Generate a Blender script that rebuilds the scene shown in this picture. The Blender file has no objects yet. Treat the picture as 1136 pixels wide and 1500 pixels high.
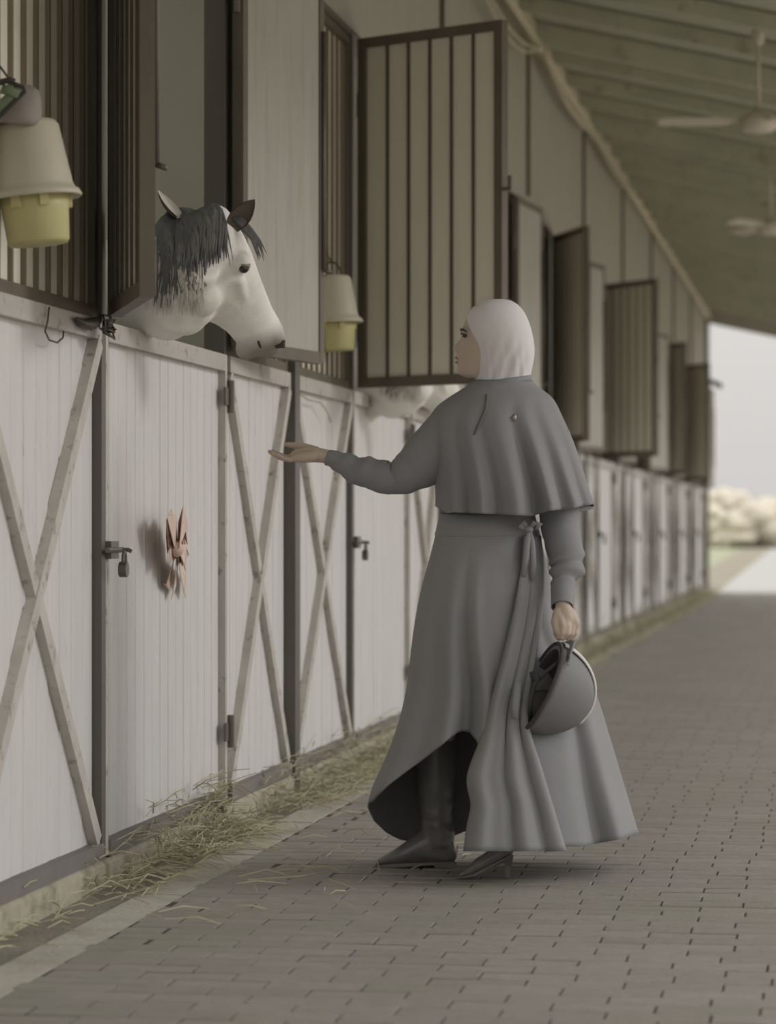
import bpy, bmesh, math, random
from mathutils import Vector, Matrix, noise
from mathutils.bvhtree import BVHTree

random.seed(7)
SC = bpy.context.scene
COL = SC.collection
V = Vector
PI = math.pi

# ------------------------------------------------------------------ camera
FPX = 4400.0                       # focal length in pixels of the 1136 wide frame
YAW = math.atan(664.0 / FPX)
CO, SI = math.cos(YAW), math.sin(YAW)
CAM = V((2.03, 0.0, 1.0))
HZ = 772.0                         # horizon row
cd = bpy.data.cameras.new('camera')
cam = bpy.data.objects.new('camera', cd)
COL.objects.link(cam)
cam.location = CAM
cam.rotation_euler = (PI / 2, 0, YAW)
cd.sensor_fit = 'HORIZONTAL'
cd.sensor_width = 36.0
cd.lens = FPX / 1136.0 * 36.0
cd.shift_y = (HZ - 750.0) / 1136.0
cd.clip_end = 2000
cd.dof.use_dof = True
cd.dof.focus_distance = 8.75
cd.dof.aperture_fstop = 4.5
SC.camera = cam

# ------------------------------------------------------------------ light
w = bpy.data.worlds.new('overcast')
SC.world = w
w.use_nodes = True
nt = w.node_tree
nt.nodes.clear()
wo = nt.nodes.new('ShaderNodeOutputWorld')
bg = nt.nodes.new('ShaderNodeBackground')
tc = nt.nodes.new('ShaderNodeTexCoord')
sx = nt.nodes.new('ShaderNodeSeparateXYZ')
mx = nt.nodes.new('ShaderNodeMath'); mx.operation = 'MAXIMUM'; mx.inputs[1].default_value = 0.0
ma = nt.nodes.new('ShaderNodeMath'); ma.operation = 'MULTIPLY_ADD'
ma.inputs[1].default_value = 2.0; ma.inputs[2].default_value = 1.0      # overcast sky: zenith three times the horizon
nt.links.new(tc.outputs['Generated'], sx.inputs[0])
nt.links.new(sx.outputs['Z'], mx.inputs[0])
nt.links.new(mx.outputs[0], ma.inputs[0])
SKY = 0.625
mm = nt.nodes.new('ShaderNodeMath'); mm.operation = 'MULTIPLY'; mm.inputs[1].default_value = SKY
nt.links.new(ma.outputs[0], mm.inputs[0])
nt.links.new(mm.outputs[0], bg.inputs['Strength'])
bg.inputs['Color'].default_value = (1.0, 0.965, 0.935, 1)
nt.links.new(bg.outputs[0], wo.inputs[0])

sd = bpy.data.lights.new('hazy_sun', 'SUN')
sd.energy = 0.68
sd.angle = math.radians(16)
sd.color = (1.0, 0.985, 0.97)
sun = bpy.data.objects.new('hazy_sun', sd)
COL.objects.link(sun)
sun.location = (6, 20, 8)
sun.rotation_euler = V((0.88, 0.12, 0.36)).to_track_quat('Z', 'Y').to_euler()

SC.view_settings.view_transform = 'Standard'
SC.view_settings.look = 'None'
SC.view_settings.gamma = 1.0
SC.view_settings.use_curve_mapping = False
SC.view_settings.exposure = 0.0

# ------------------------------------------------------------------ helpers
def P(px, py, z):
    """the point that lies at depth z behind the pixel"""
    X = (px - 568.0) / FPX * z
    return V((CAM.x + X * CO - z * SI, X * SI + z * CO, CAM.z + (HZ - py) / FPX * z))

def lin(c):
    c = c / 255.0
    return c / 12.92 if c <= 0.04045 else ((c + 0.055) / 1.055) ** 2.4

def interp(tab, x):
    if x <= tab[0][0]: return tab[0][1]
    for (a, p), (b, q) in zip(tab, tab[1:]):
        if x <= b:
            return p + (q - p) * (x - a) / (b - a)
    return tab[-1][1]

def sinterp(tab, x):
    """smooth (Catmull-Rom like) table look-up"""
    if x <= tab[0][0]: return tab[0][1]
    if x >= tab[-1][0]: return tab[-1][1]
    for i in range(len(tab) - 1):
        if x <= tab[i + 1][0]:
            break
    x0, y0 = tab[i]; x1, y1 = tab[i + 1]
    m0 = (y1 - tab[i - 1][1]) / (x1 - tab[i - 1][0]) if i > 0 else (y1 - y0) / (x1 - x0)
    m1 = (tab[i + 2][1] - y0) / (tab[i + 2][0] - x0) if i + 2 < len(tab) else (y1 - y0) / (x1 - x0)
    h = x1 - x0; t = (x - x0) / h
    return ((2*t**3 - 3*t*t + 1) * y0 + (t**3 - 2*t*t + t) * h * m0 + (-2*t**3 + 3*t*t) * y1 + (t**3 - t*t) * h * m1)

def mat(name, rgb, rough=0.8, var=0.12, scale=6.0, stretch=(1, 1, 1), bump=0.0, bscale=40.0, rgb2=None, thr=(0.45, 0.62),
        s2=3.0, st2=(1, 1, 1), metal=0.0, spec=0.3, rnd=0.0, amount2=1.0, sheen=0.0):
    """procedural material; rgb as sRGB 0-255 reflectance, rgb2 = stain / wear colour"""
    m = bpy.data.materials.new(name)
    m.use_nodes = True
    t = m.node_tree; N = t.nodes; Lk = t.links
    b = N['Principled BSDF']
    b.inputs['Roughness'].default_value = rough
    b.inputs['Metallic'].default_value = metal
    b.inputs['Specular IOR Level'].default_value = spec
    if sheen:
        b.inputs['Sheen Weight'].default_value = sheen
    c = [lin(x) for x in rgb]
    geo = N.new('ShaderNodeNewGeometry')
    def mapped(st):
        mp = N.new('ShaderNodeMapping'); mp.inputs['Scale'].default_value = st
        Lk.new(geo.outputs['Position'], mp.inputs['Vector'])
        return mp.outputs[0]
    nz = N.new('ShaderNodeTexNoise'); nz.inputs['Scale'].default_value = scale; nz.inputs['Detail'].default_value = 5
    Lk.new(mapped(stretch), nz.inputs['Vector'])
    r = N.new('ShaderNodeMapRange'); r.inputs[1].default_value = 0.25; r.inputs[2].default_value = 0.75
    r.inputs[3].default_value = 1 - var; r.inputs[4].default_value = 1 + var
    Lk.new(nz.outputs['Fac'], r.inputs[0])
    mul = N.new('ShaderNodeMix'); mul.data_type = 'RGBA'; mul.blend_type = 'MULTIPLY'; mul.inputs['Factor'].default_value = 1
    mul.inputs[6].default_value = (*c, 1)
    comb = N.new('ShaderNodeCombineColor')
    fac = r.outputs[0]
    if rnd:
        oi = N.new('ShaderNodeObjectInfo')
        at = N.new('ShaderNodeAttribute'); at.attribute_name = 'tint'
        ad = N.new('ShaderNodeMath'); ad.operation = 'ADD'
        Lk.new(oi.outputs['Random'], ad.inputs[0]); Lk.new(at.outputs['Fac'], ad.inputs[1])
        fr = N.new('ShaderNodeMath'); fr.operation = 'FRACT'; Lk.new(ad.outputs[0], fr.inputs[0])
        r2 = N.new('ShaderNodeMapRange'); r2.inputs[3].default_value = 1 - rnd; r2.inputs[4].default_value = 1 + rnd
        Lk.new(fr.outputs[0], r2.inputs[0])
        mu = N.new('ShaderNodeMath'); mu.operation = 'MULTIPLY'
        Lk.new(fac, mu.inputs[0]); Lk.new(r2.outputs[0], mu.inputs[1]); fac = mu.outputs[0]
    for i in range(3): Lk.new(fac, comb.inputs[i])
    Lk.new(comb.outputs[0], mul.inputs[7])
    out = mul.outputs[2]
    if rgb2:
        n2 = N.new('ShaderNodeTexNoise'); n2.inputs['Scale'].default_value = s2; n2.inputs['Detail'].default_value = 6
        n2.inputs['Roughness'].default_value = 0.65
        Lk.new(mapped(st2), n2.inputs['Vector'])
        q = N.new('ShaderNodeMapRange'); q.inputs[1].default_value = thr[0]; q.inputs[2].default_value = thr[1]
        q.inputs[4].default_value = amount2
        Lk.new(n2.outputs['Fac'], q.inputs[0])
        x = N.new('ShaderNodeMix'); x.data_type = 'RGBA'
        x.inputs[7].default_value = (*[lin(k) for k in rgb2], 1)
        Lk.new(q.outputs[0], x.inputs['Factor']); Lk.new(out, x.inputs[6]); out = x.outputs[2]
    Lk.new(out, b.inputs['Base Color'])
    if bump:
        n3 = N.new('ShaderNodeTexNoise'); n3.inputs['Scale'].default_value = bscale; n3.inputs['Detail'].default_value = 4
        Lk.new(mapped(stretch), n3.inputs['Vector'])
        bp = N.new('ShaderNodeBump'); bp.inputs['Strength'].default_value = bump; bp.inputs['Distance'].default_value = 0.01
        Lk.new(n3.outputs['Fac'], bp.inputs['Height']); Lk.new(bp.outputs[0], b.inputs['Normal'])
    return m

ORG = {}

def tag(o, label=None, cat=None, group=None, kind=None):
    if label: o['label'] = label
    if cat: o['category'] = cat
    if group: o['group'] = group
    if kind: o['kind'] = kind
    return o

def thing(name, label, cat, loc=(0, 0, 0), rz=0.0, group=None, kind=None):
    o = bpy.data.objects.new(name, None)
    o.empty_display_size = 0.1
    COL.objects.link(o)
    o.location = loc; o.rotation_euler = (0, 0, rz)
    ORG[o] = V(loc)
    return tag(o, label, cat, group, kind)

def link(name, me, m, parent=None, loc=None):
    o = bpy.data.objects.new(name, me)
    COL.objects.link(o)
    if m and not me.materials: me.materials.append(m)
    if parent: o.parent = parent
    if loc is not None: o.location = loc
    ORG[o] = ORG.get(parent, V((0, 0, 0)))
    return o

class MB:
    def __init__(s): s.v = []; s.f = []
    def add(s, vs, fs):
        n = len(s.v); s.v += [V(p) for p in vs]; s.f += [tuple(i + n for i in f) for f in fs]; return s
    def box(s, x0, x1, y0, y1, z0, z1):
        return s.add([(x0,y0,z0),(x1,y0,z0),(x1,y1,z0),(x0,y1,z0),(x0,y0,z1),(x1,y0,z1),(x1,y1,z1),(x0,y1,z1)],
                     [(3,2,1,0),(4,5,6,7),(0,1,5,4),(1,2,6,5),(2,3,7,6),(3,0,4,7)])
    def bar(s, p0, p1, wd, th, up=(1, 0, 0)):
        """box from p0 to p1, th thick along up, wd across"""
        p0, p1, up = V(p0), V(p1), V(up)
        d = (p1 - p0).normalized(); u = (up - d * up.dot(d)).normalized(); sd_ = d.cross(u)
        a = u * th / 2; b = sd_ * wd / 2
        return s.add([p0-a-b, p0+a-b, p0+a+b, p0-a+b, p1-a-b, p1+a-b, p1+a+b, p1-a+b],
                     [(3,2,1,0),(4,5,6,7),(0,1,5,4),(1,2,6,5),(2,3,7,6),(3,0,4,7)])
    def prism_z(s, poly, z0, z1):
        n = len(poly)
        return s.add([(x, y, z0) for x, y in poly] + [(x, y, z1) for x, y in poly],
                     [tuple(range(n - 1, -1, -1)), tuple(range(n, 2 * n))] + [(i, (i+1) % n, n + (i+1) % n, n + i) for i in range(n)])
    def loft(s, rings, closed=True, cap=True):
        n = len(rings[0]); base = len(s.v); fs = []
        vs = [p for r in rings for p in r]
        for i in range(len(rings) - 1):
            for j in range(n if closed else n - 1):
                k = (j + 1) % n
                fs.append((i*n+j, i*n+k, (i+1)*n+k, (i+1)*n+j))
        if cap:
            fs.append(tuple(range(n - 1, -1, -1))); fs.append(tuple((len(rings)-1)*n + j for j in range(n)))
        return s.add(vs, fs)
    def tube(s, pts, rad, n=8, flat=1.0, up=(0, 0, 1)):
        pts = [V(p) for p in pts]
        if not hasattr(rad, '__len__'): rad = [rad] * len(pts)
        rings = []; u = None
        for i, p in enumerate(pts):
            d = (pts[min(i+1, len(pts)-1)] - pts[max(i-1, 0)])
            d = d.normalized() if d.length > 1e-9 else V((0, 0, 1))
            if u is None:
                u = V(up) - d * V(up).dot(d)
                if u.length < 1e-3: u = V((1, 0, 0)) - d * d.x
            else:
                u = u - d * u.dot(d)
            u.normalize(); b = d.cross(u)
            r = rad[i]
            rings.append([p + u * (math.cos(a) * r * flat) + b * (math.sin(a) * r) for a in [2*PI*j/n for j in range(n)]])
        return s.loft(rings)
    def ball(s, c, r, n=12, m=8, M=None):
        rings = []
        for i in range(1, m):
            t = PI * i / m
            rings.append([V((math.sin(t)*math.cos(2*PI*j/n), math.sin(t)*math.sin(2*PI*j/n), -math.cos(t))) for j in range(n)])
        vs = [V((0, 0, -1))] + [p for q in rings for p in q] + [V((0, 0, 1))]
        fs = [(0, 1 + (j+1) % n, 1 + j) for j in range(n)]
        for i in range(m - 2):
            for j in range(n):
                fs.append((1+i*n+j, 1+i*n+(j+1) % n, 1+(i+1)*n+(j+1) % n, 1+(i+1)*n+j))
        e = len(vs) - 1
        fs += [(e, 1+(m-2)*n+j, 1+(m-2)*n+(j+1) % n) for j in range(n)]
        r = V((r, r, r)) if not hasattr(r, '__len__') else V(r)
        out = []
        for p in vs:
            q = V((p.x*r.x, p.y*r.y, p.z*r.z))
            if M is not None: q = M @ q
            out.append(q + V(c))
        return s.add(out, fs)
    def lathe(s, prof, n=32, M=None):
        rings = [[V((r*math.cos(2*PI*j/n), r*math.sin(2*PI*j/n), z)) for j in range(n)] for r, z in prof]
        if M is not None: rings = [[M @ p for p in q] for q in rings]
        return s.loft(rings)
    def mesh(s, name, origin=V((0, 0, 0)), smooth=False):
        me = bpy.data.meshes.new(name)
        me.from_pydata([tuple(p - origin) for p in s.v], [], s.f)
        bm = bmesh.new(); bm.from_mesh(me); bmesh.ops.recalc_face_normals(bm, faces=bm.faces); bm.to_mesh(me); bm.free()
        if smooth: me.polygons.foreach_set('use_smooth', [True] * len(me.polygons))
        me.update()
        return me
    def build(s, name, m, parent=None, smooth=False, local=False, kind=None, label=None):
        org = V((0, 0, 0)) if local else ORG.get(parent, V((0, 0, 0)))
        o = link(name, s.mesh(name, org, smooth), m, parent)
        if kind: o['kind'] = kind
        if label: o['label'] = label
        return o

def evaluated(o):
    dg = bpy.context.evaluated_depsgraph_get()
    return bpy.data.meshes.new_from_object(o.evaluated_get(dg))

def remeshed(mb, name, voxel, smooth_it=6):
    """fuse overlapping closed shapes into one continuous surface"""
    o = bpy.data.objects.new('temporary', mb.mesh(name)); COL.objects.link(o)
    r = o.modifiers.new('r', 'REMESH'); r.mode = 'VOXEL'; r.voxel_size = voxel; r.use_smooth_shade = True
    s = o.modifiers.new('s', 'SMOOTH'); s.factor = 0.5; s.iterations = smooth_it
    me = evaluated(o)
    old = o.data
    bpy.data.objects.remove(o); bpy.data.meshes.remove(old)
    me.name = name
    me.polygons.foreach_set('use_smooth', [True] * len(me.polygons))
    return me

def copy_tree(o, parent=None):
    c = o.copy(); COL.objects.link(c); c.parent = parent
    ORG[c] = ORG.get(o, V((0, 0, 0)))
    for ch in o.children: copy_tree(ch, c)
    return c

def structure(o): o['kind'] = 'structure'; return o

# ------------------------------------------------------------------ materials
M_white = mat('white_paint', (212, 210, 208), 0.55, 0.05, 5, (3, 3, 0.6), 0.1, 60, (150, 144, 136), (0.62, 0.8), 14, (6, 6, 0.5))
M_brace = mat('worn_brace_paint', (190, 186, 178), 0.6, 0.12, 14, (1, 1, 0.4), 0.15, 60, (126, 120, 112), (0.57, 0.72), 20)
M_rail = mat('worn_rail_paint', (186, 182, 176), 0.6, 0.12, 9, (1, 0.3, 1), 0.15, 60, (126, 120, 112), (0.57, 0.72), 16)
M_base = mat('base_channel', (124, 120, 116), 0.6, 0.1, 8)
M_post = mat('dark_post', (100, 97, 90), 0.5, 0.14, 10, (1, 1, 0.2), 0.1, 50)
M_brown = mat('brown_frame', (106, 98, 86), 0.55, 0.14, 10, (1, 1, 0.3), 0.1, 60)
M_dark = mat('dark_bar', (94, 90, 76), 0.5, 0.12, 10, (1, 1, 0.2))
M_board = mat('pale_board', (186, 184, 174), 0.6, 0.05, 4, (3, 3, 0.5), 0.1, 50, (166, 162, 150), (0.55, 0.75), 5, (4, 4, 0.4))
M_grille = mat('grille_board', (226, 222, 208), 0.6, 0.05, 4, (3, 3, 0.5), 0.1, 50)  # boards on grilles and outer shutter faces, paled to offset the shade there
M_gbar = mat('grille_bar', (128, 118, 102), 0.5, 0.12, 10, (1, 1, 0.2))  # near grille bars, coloured lighter to make up for the shade on them
M_sheet = mat('shutter_back_sheet', (172, 170, 160), 0.6, 0.05, 4, (3, 3, 0.5), 0.1, 50, (158, 154, 142), (0.5, 0.72), 5, (4, 4, 0.4))  # coloured darker than the outer boards to offset the light it catches
M_upper = mat('upper_wall_panel', (166, 164, 153), 0.7, 0.07, 3, (1, 3, 0.4), 0.1, 40)
M_inner = mat('stall_plaster', (216, 214, 200), 0.85, 0.05, 2)
M_ceil = mat('olive_ceiling', (190, 192, 176), 0.7, 0.08, 2.5, (2, 1, 1), 0.1, 20)
M_raft = mat('rafter_paint', (184, 185, 166), 0.7, 0.1, 4, (1, 3, 1), 0.1, 30, (140, 136, 110), (0.58, 0.75), 6)
M_pipe = mat('pale_pipe', (196, 188, 162), 0.6, 0.1, 8)
M_conc = mat('old_concrete', (176, 170, 152), 0.9, 0.12, 9, (1, 1, 1), 0.4, 60, (130, 128, 104), (0.5, 0.7), 5)
M_gut = mat('gutter_dirt', (144, 141, 130), 0.95, 0.15, 9, (1, 0.4, 1), 0.5, 70)
M_edge = mat('edging_concrete', (186, 183, 172), 0.9, 0.1, 6, (1, 0.5, 1), 0.4, 60, (160, 157, 142), (0.5, 0.7), 3)
M_sand = mat('joint_sand', (84, 80, 72), 0.95, 0.1, 30)
M_paver = mat('grey_paver', (152, 147, 141), 0.62, 0.1, 22, (1, 1, 1), 0.35, 90, (142, 141, 125), (0.46, 0.66), 1.1, rnd=0.07, spec=0.4, amount2=0.7)
M_yard = mat('pale_yard', (196, 188, 174), 0.95, 0.08, 0.6)
M_road = mat('pale_road', (176, 177, 172), 0.8, 0.05, 0.8)
M_verge = mat('verge_dirt', (150, 145, 128), 0.95, 0.1, 1.0)
M_grassg = mat('far_grass', (164, 169, 142), 0.95, 0.12, 0.15)
M_dry = mat('dry_field', (206, 192, 176), 0.95, 0.08, 0.05)
M_leaf = mat('haze_paled_bush', (212, 205, 190), 0.95, 0.12, 0.8)  # distance haze is put into this pale leaf colour
M_metal = mat('grey_metal', (110, 106, 98), 0.45, 0.1, 20, metal=0.4)
M_straw = mat('straw', (176, 171, 142), 0.8, 0.2, 8)
M_weed = mat('weeds', (158, 154, 122), 0.9, 0.2, 3)
M_twhite = mat('trap_white', (190, 184, 165), 0.45, 0.05, 6)
M_tyel = mat('trap_yellow', (188, 182, 132), 0.4, 0.06, 6)
M_cloth = mat('grey_cloth', (148, 140, 134), 0.9, 0.08, 10)
M_green = mat('green_webbing', (120, 132, 104), 0.8, 0.1, 30)
M_black = mat('black_strap', (70, 66, 62), 0.7, 0.05, 30)
M_bow = mat('peach_ribbon', (212, 184, 168), 0.4, 0.08, 30, spec=0.5)
M_bow2 = mat('peach_ribbon_back', (196, 140, 122), 0.5, 0.05, 30)
M_tape = mat('gauze_ribbon', (222, 206, 190), 0.6, 0.05, 30)
M_wire = mat('old_wire', (84, 78, 70), 0.5, 0.1, 30, metal=0.3)
M_fan = mat('fan_enamel', (206, 200, 184), 0.4, 0.03, 5)

# ------------------------------------------------------------------ the setting
PITCH = 4.36
def YK(k): return 11.18 + PITCH * k
K0, K1 = -1, 8
YEND = YK(K1)                       # far end of the row
YSTART = YK(-2)
ROOF_Z, ROOF_S, EAVE_X = 4.36, 0.22, 3.2
ORDN = ['first', 'second', 'third', 'fourth', 'fifth', 'sixth', 'seventh', 'eighth', 'ninth', 'tenth']

# ground
fl = MB().box(0.262, 4.4, -3, YEND, -0.12, -0.0022).build('floor', M_sand)
tag(fl, 'grey brick paving of the stable aisle', 'floor', kind='structure')
gut = MB().box(-0.3, 0.14, -3, YEND, -0.13, -0.012).build('floor_gutter', M_gut); tag(gut, 'dirty gutter strip along the stall curb', 'gutter', kind='structure')
ed = MB()
y = -3.0
while y < YEND:
    ed.box(0.14, 0.262, y + 0.004, min(y + 0.99, YEND), -0.1, 0.001 + random.uniform(-0.002, 0.002)); y += 1.0
tag(ed.build('floor_edging', M_edge), 'smooth concrete edging beside the brick paving', 'edging', kind='structure')
# pavers
PL, PW = 0.215, 0.1035
def paver_mesh():
    a, b, c = PL/2 - 0.003, PW/2 - 0.0022, 0.007
    m = MB()
    def q(x, y, z): return [V((-x, -y, z)), V((x, -y, z)), V((x, y, z)), V((-x, y, z))]
    m.loft([q(a, b, -0.05), q(a, b, -0.004), q(a - 0.0004, b - c, 0.0)])
    return m
pm0 = paver_mesh()
pme = pm0.mesh('paver')
pme.materials.append(M_paver)
rest = MB(); tints = []
def seen_px(x, y):
    dx, dy = x - CAM.x, y
    X = dx * CO + dy * SI; z = -dx * SI + dy * CO
    return 568 + X / z * FPX, HZ + FPX / z
cand = []
row = 0
y = 2.0
allp = []; halves = []
while y < YEND - 0.05:
    off = (PL / 2 if row % 2 else 0.0) + random.uniform(-0.016, 0.016)
    x = 0.262 + PL / 2 - off + 0.002
    while x < 4.35:
        if row % 2 == 0 or x > 0.262 + PL / 2:
            allp.append((x, y))
        else:
            halves.append((0.264 + PL/4, y))
        x += PL
    y += PW; row += 1
for (x, y) in allp:
    if y > 5.0:
        u, v = seen_px(x, y)
        if -30 < u < 1166 and v < 1512: cand.append((y, x))
cand.sort()
near = set(cand[:300])
for (x, y) in allp:
    dz = random.uniform(-0.0008, 0.0022); tx = random.uniform(-0.008, 0.008); ty = random.uniform(-0.022, 0.022)
    if (y, x) in near:
        o = link('paver', pme, None, fl, (x, y, dz)); o.rotation_euler = (ty, tx, random.uniform(-0.008, 0.008))
    else:
        n = len(rest.v)
        for p in pm0.v:
            rest.v.append(V((p.x + x, p.y + y, p.z + dz + p.y * ty)))
        rest.f += [tuple(i + n for i in f) for f in pm0.f]
        tints += [random.random()] * len(pm0.v)
for (x, y) in halves:
    n = len(rest.v); rest.v += [V((p.x * 0.49 + x, p.y + y, p.z)) for p in pm0.v]
    rest.f += [tuple(i + n for i in f) for f in pm0.f]; tints += [random.random()] * len(pm0.v)
ro = rest.build('paver_field', M_paver, fl, kind='stuff')
at = ro.data.attributes.new('tint', 'FLOAT', 'POINT'); at.data.foreach_set('value', tints)

# outside ground
g = MB().box(4.4, 60, -40, YEND, -0.14, -0.02).build('ground_yard', M_yard); tag(g, 'pale open yard beside the stable', 'yard', kind='structure')
g = MB().box(-30, 4.4, -40, -3, -0.14, -0.02).build('ground_forecourt', M_yard); tag(g, 'pale open ground in front of the stable', 'yard', kind='structure')
g = MB().add([(0.1, YEND, -0.03), (9, YEND, -0.03), (9, 700, -0.03), (-9, 700, -0.03)], [(0, 1, 2, 3)]).build('ground_road', M_road)
tag(g, 'pale road running on beyond the end of the stable', 'road', kind='structure')
g = MB().add([(-0.75, YEND, -0.025), (0.1, YEND, -0.025), (-9, 700, -0.025), (-13, 700, -0.025)], [(0, 1, 2, 3)]).build('ground_verge', M_verge)
tag(g, 'worn dirt verge along the road edge', 'verge', kind='structure')
g = MB().box(-400, 400, YEND, 66, -0.3, -0.05).build('ground_sand', M_dry); tag(g, 'pale sandy ground beyond the stable', 'ground', kind='structure')
g = MB().box(-400, 400, 66, 190, -0.3, -0.045).build('ground_lawn', M_grassg); tag(g, 'strip of green grass beyond the stable', 'lawn', kind='structure')
g = MB().box(-900, 900, 190, 1500, -0.3, -0.04).build('ground_field', M_dry); tag(g, 'pale dry field in the far distance', 'field', kind='structure')

# curb under the stall fronts
cb = thing('trim_1', 'low weathered concrete curb under the stall fronts', 'curb', (0, 8, 0), kind='structure')
y = YSTART
segs = [(YSTART, 9.75), (9.86, 15.4)] + [(15.5 + 4.36*i, 15.4 + 4.36*(i+1)) for i in range(8)]
for (a, b) in segs:
    m = MB(); b = min(b, YEND)
    if a >= b: continue
    dx = random.uniform(-0.012, 0.006)
    rings = []
    n = max(2, int((b - a) / 0.18))
    for i in range(n + 1):
        yy = a + (b - a) * i / n; j = 0.006 * noise.noise(V((yy * 3, 0, 0))); k = 0.006 * noise.noise(V((yy * 4, 5, 0)))
        rings.append([V((-0.28, yy, -0.05)), V((dx + j, yy, -0.05)), V((dx + j, yy, 0.052 + k)), V((dx - 0.012 + j, yy, 0.066 + k)), V((-0.28, yy, 0.068))])
    m.loft(rings).build('curb_block', M_conc, cb)

# stall fronts ---------------------------------------------------------------
ZB0, ZB1, ZT0, ZT1, ZLEAF0, ZLEAF1 = 0.068, 0.115, 1.525, 1.58, 1.59, 3.07
XF = -0.045                        # face of the planks
def plank_mesh(wd, z0, z1, c=0.005, th=0.02):
    m = MB(); h = wd / 2 - 0.001
    m.prism_z([(-th, -h), (-c, -h), (0, -h + c), (0, h - c), (-c, h), (-th, h)], 0, z1 - z0)
    me = m.mesh('plank'); me.materials.append(M_white); return me
PLANKS = {}
def planks(root, ya, yb, pw, single):
    n = max(1, round((yb - ya) / pw)); pw = (yb - ya) / n
    key = round(pw, 4)
    if single:
        if key not in PLANKS: PLANKS[key] = plank_mesh(pw, ZB1 - 0.01, ZT0 + 0.01)
        for i in range(n):
            o = link('plank', PLANKS[key], None, root)
            o.location = V((XF + random.uniform(-0.0015, 0.0015), ya + (i + 0.5) * pw, ZB1 - 0.01)) - ORG[root]
    else:
        m = MB()
        for i in range(n):
            a, b, c = ya + i*pw + 0.001, ya + (i+1)*pw - 0.001, 0.005
            m.prism_z([(XF-0.02, a), (XF-c, a), (XF, a+c), (XF, b-c), (XF-c, b), (XF-0.02, b)], ZB1 - 0.01, ZT0 + 0.01)
        m.build('planking', M_white, root)
    # backing sheet that closes the joints
    MB().box(XF - 0.026, XF - 0.0195, ya, yb, ZB1 - 0.01, ZT0 + 0.01).build('backing', M_rail, root)

def rails(root, ya, yb):
    MB().box(-0.085, -0.012, ya, yb, ZB0 + 0.002, ZB1).build('bottom_rail', M_base, root)
    MB().box(-0.085, -0.018, ya, yb, ZT0, ZT1).build('top_rail', M_rail, root)

def x_panel(k, ya, yb, side):
    n = k + 2
    lab = {(-1, 0): 'white planked panel with crossed braces left of the nearest stall door',
           (-1, 1): 'white planked panel with crossed braces just right of the door with the bow',
           (0, 0): 'white planked panel with crossed braces behind the outstretched hand'}.get((k, side),
           'white planked cross-braced panel %s the door of the %s stall from the camera' % (('before', 'beyond')[side], ORDN[n - 1]))
    root = thing('stall_barrier', lab, 'stall barrier', (XF, (ya + yb) / 2, ZB0), group='cross-braced stall panels')
    planks(root, ya, yb, 0.118, k <= 0)
    rails(root, ya, yb)
    for i, (a, b) in enumerate(((ya + 0.02, yb - 0.02), (yb - 0.02, ya + 0.02))):
        m = MB()
        t = 0.03 if i == 0 else 0.026
        d = V((0, b - a, ZT0 - ZB1)).normalized()
        m.bar((XF + t/2, a, ZB1 + 0.005), (XF + t/2, b, ZT0 - 0.005), 0.05, t)
        m.build('brace', M_brace, root)
    return root

def grille(k, ya, yb, side):
    n = k + 2
    root = thing('stall_grille', 'barred upper grille %s the door opening of the %s stall from the camera' % (('before', 'beyond')[side], ORDN[n - 1]),
                 'grille', (-0.05, (ya + yb) / 2, ZT1), group='upper stall grilles')
    z0, z1 = ZT1 + 0.002, 3.075
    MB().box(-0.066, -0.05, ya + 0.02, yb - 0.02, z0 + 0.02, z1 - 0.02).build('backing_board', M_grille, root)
    for (a, b) in ((ya, ya + 0.035), (yb - 0.035, yb)):
        MB().box(-0.075, -0.03, a, b, z0, z1).build('frame_stile', M_brown, root)
    for (a, b) in ((z0, z0 + 0.035), (z1 - 0.035, z1)):
        MB().box(-0.072, -0.03, ya + 0.035, yb - 0.035, a, b).build('frame_rail', M_brown, root)
    nb = 10
    if k <= 0:
        me = MB().box(-0.006, 0.006, -0.008, 0.008, 0, z1 - z0 - 0.07).mesh('bar'); me.materials.append(M_gbar)
        for i in range(nb):
            yy = ya + (yb - ya) * (i + 1) / (nb + 1)
            o = link('bar', me, None, root); o.location = V((-0.044, yy, z0 + 0.035)) - ORG[root]
    else:
        m = MB()
        for i in range(nb):
            yy = ya + (yb - ya) * (i + 1) / (nb + 1)
            m.box(-0.05, -0.038, yy - 0.008, yy + 0.008, z0 + 0.03, z1 - 0.03)
        m.build('bars', M_dark, root)

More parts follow.
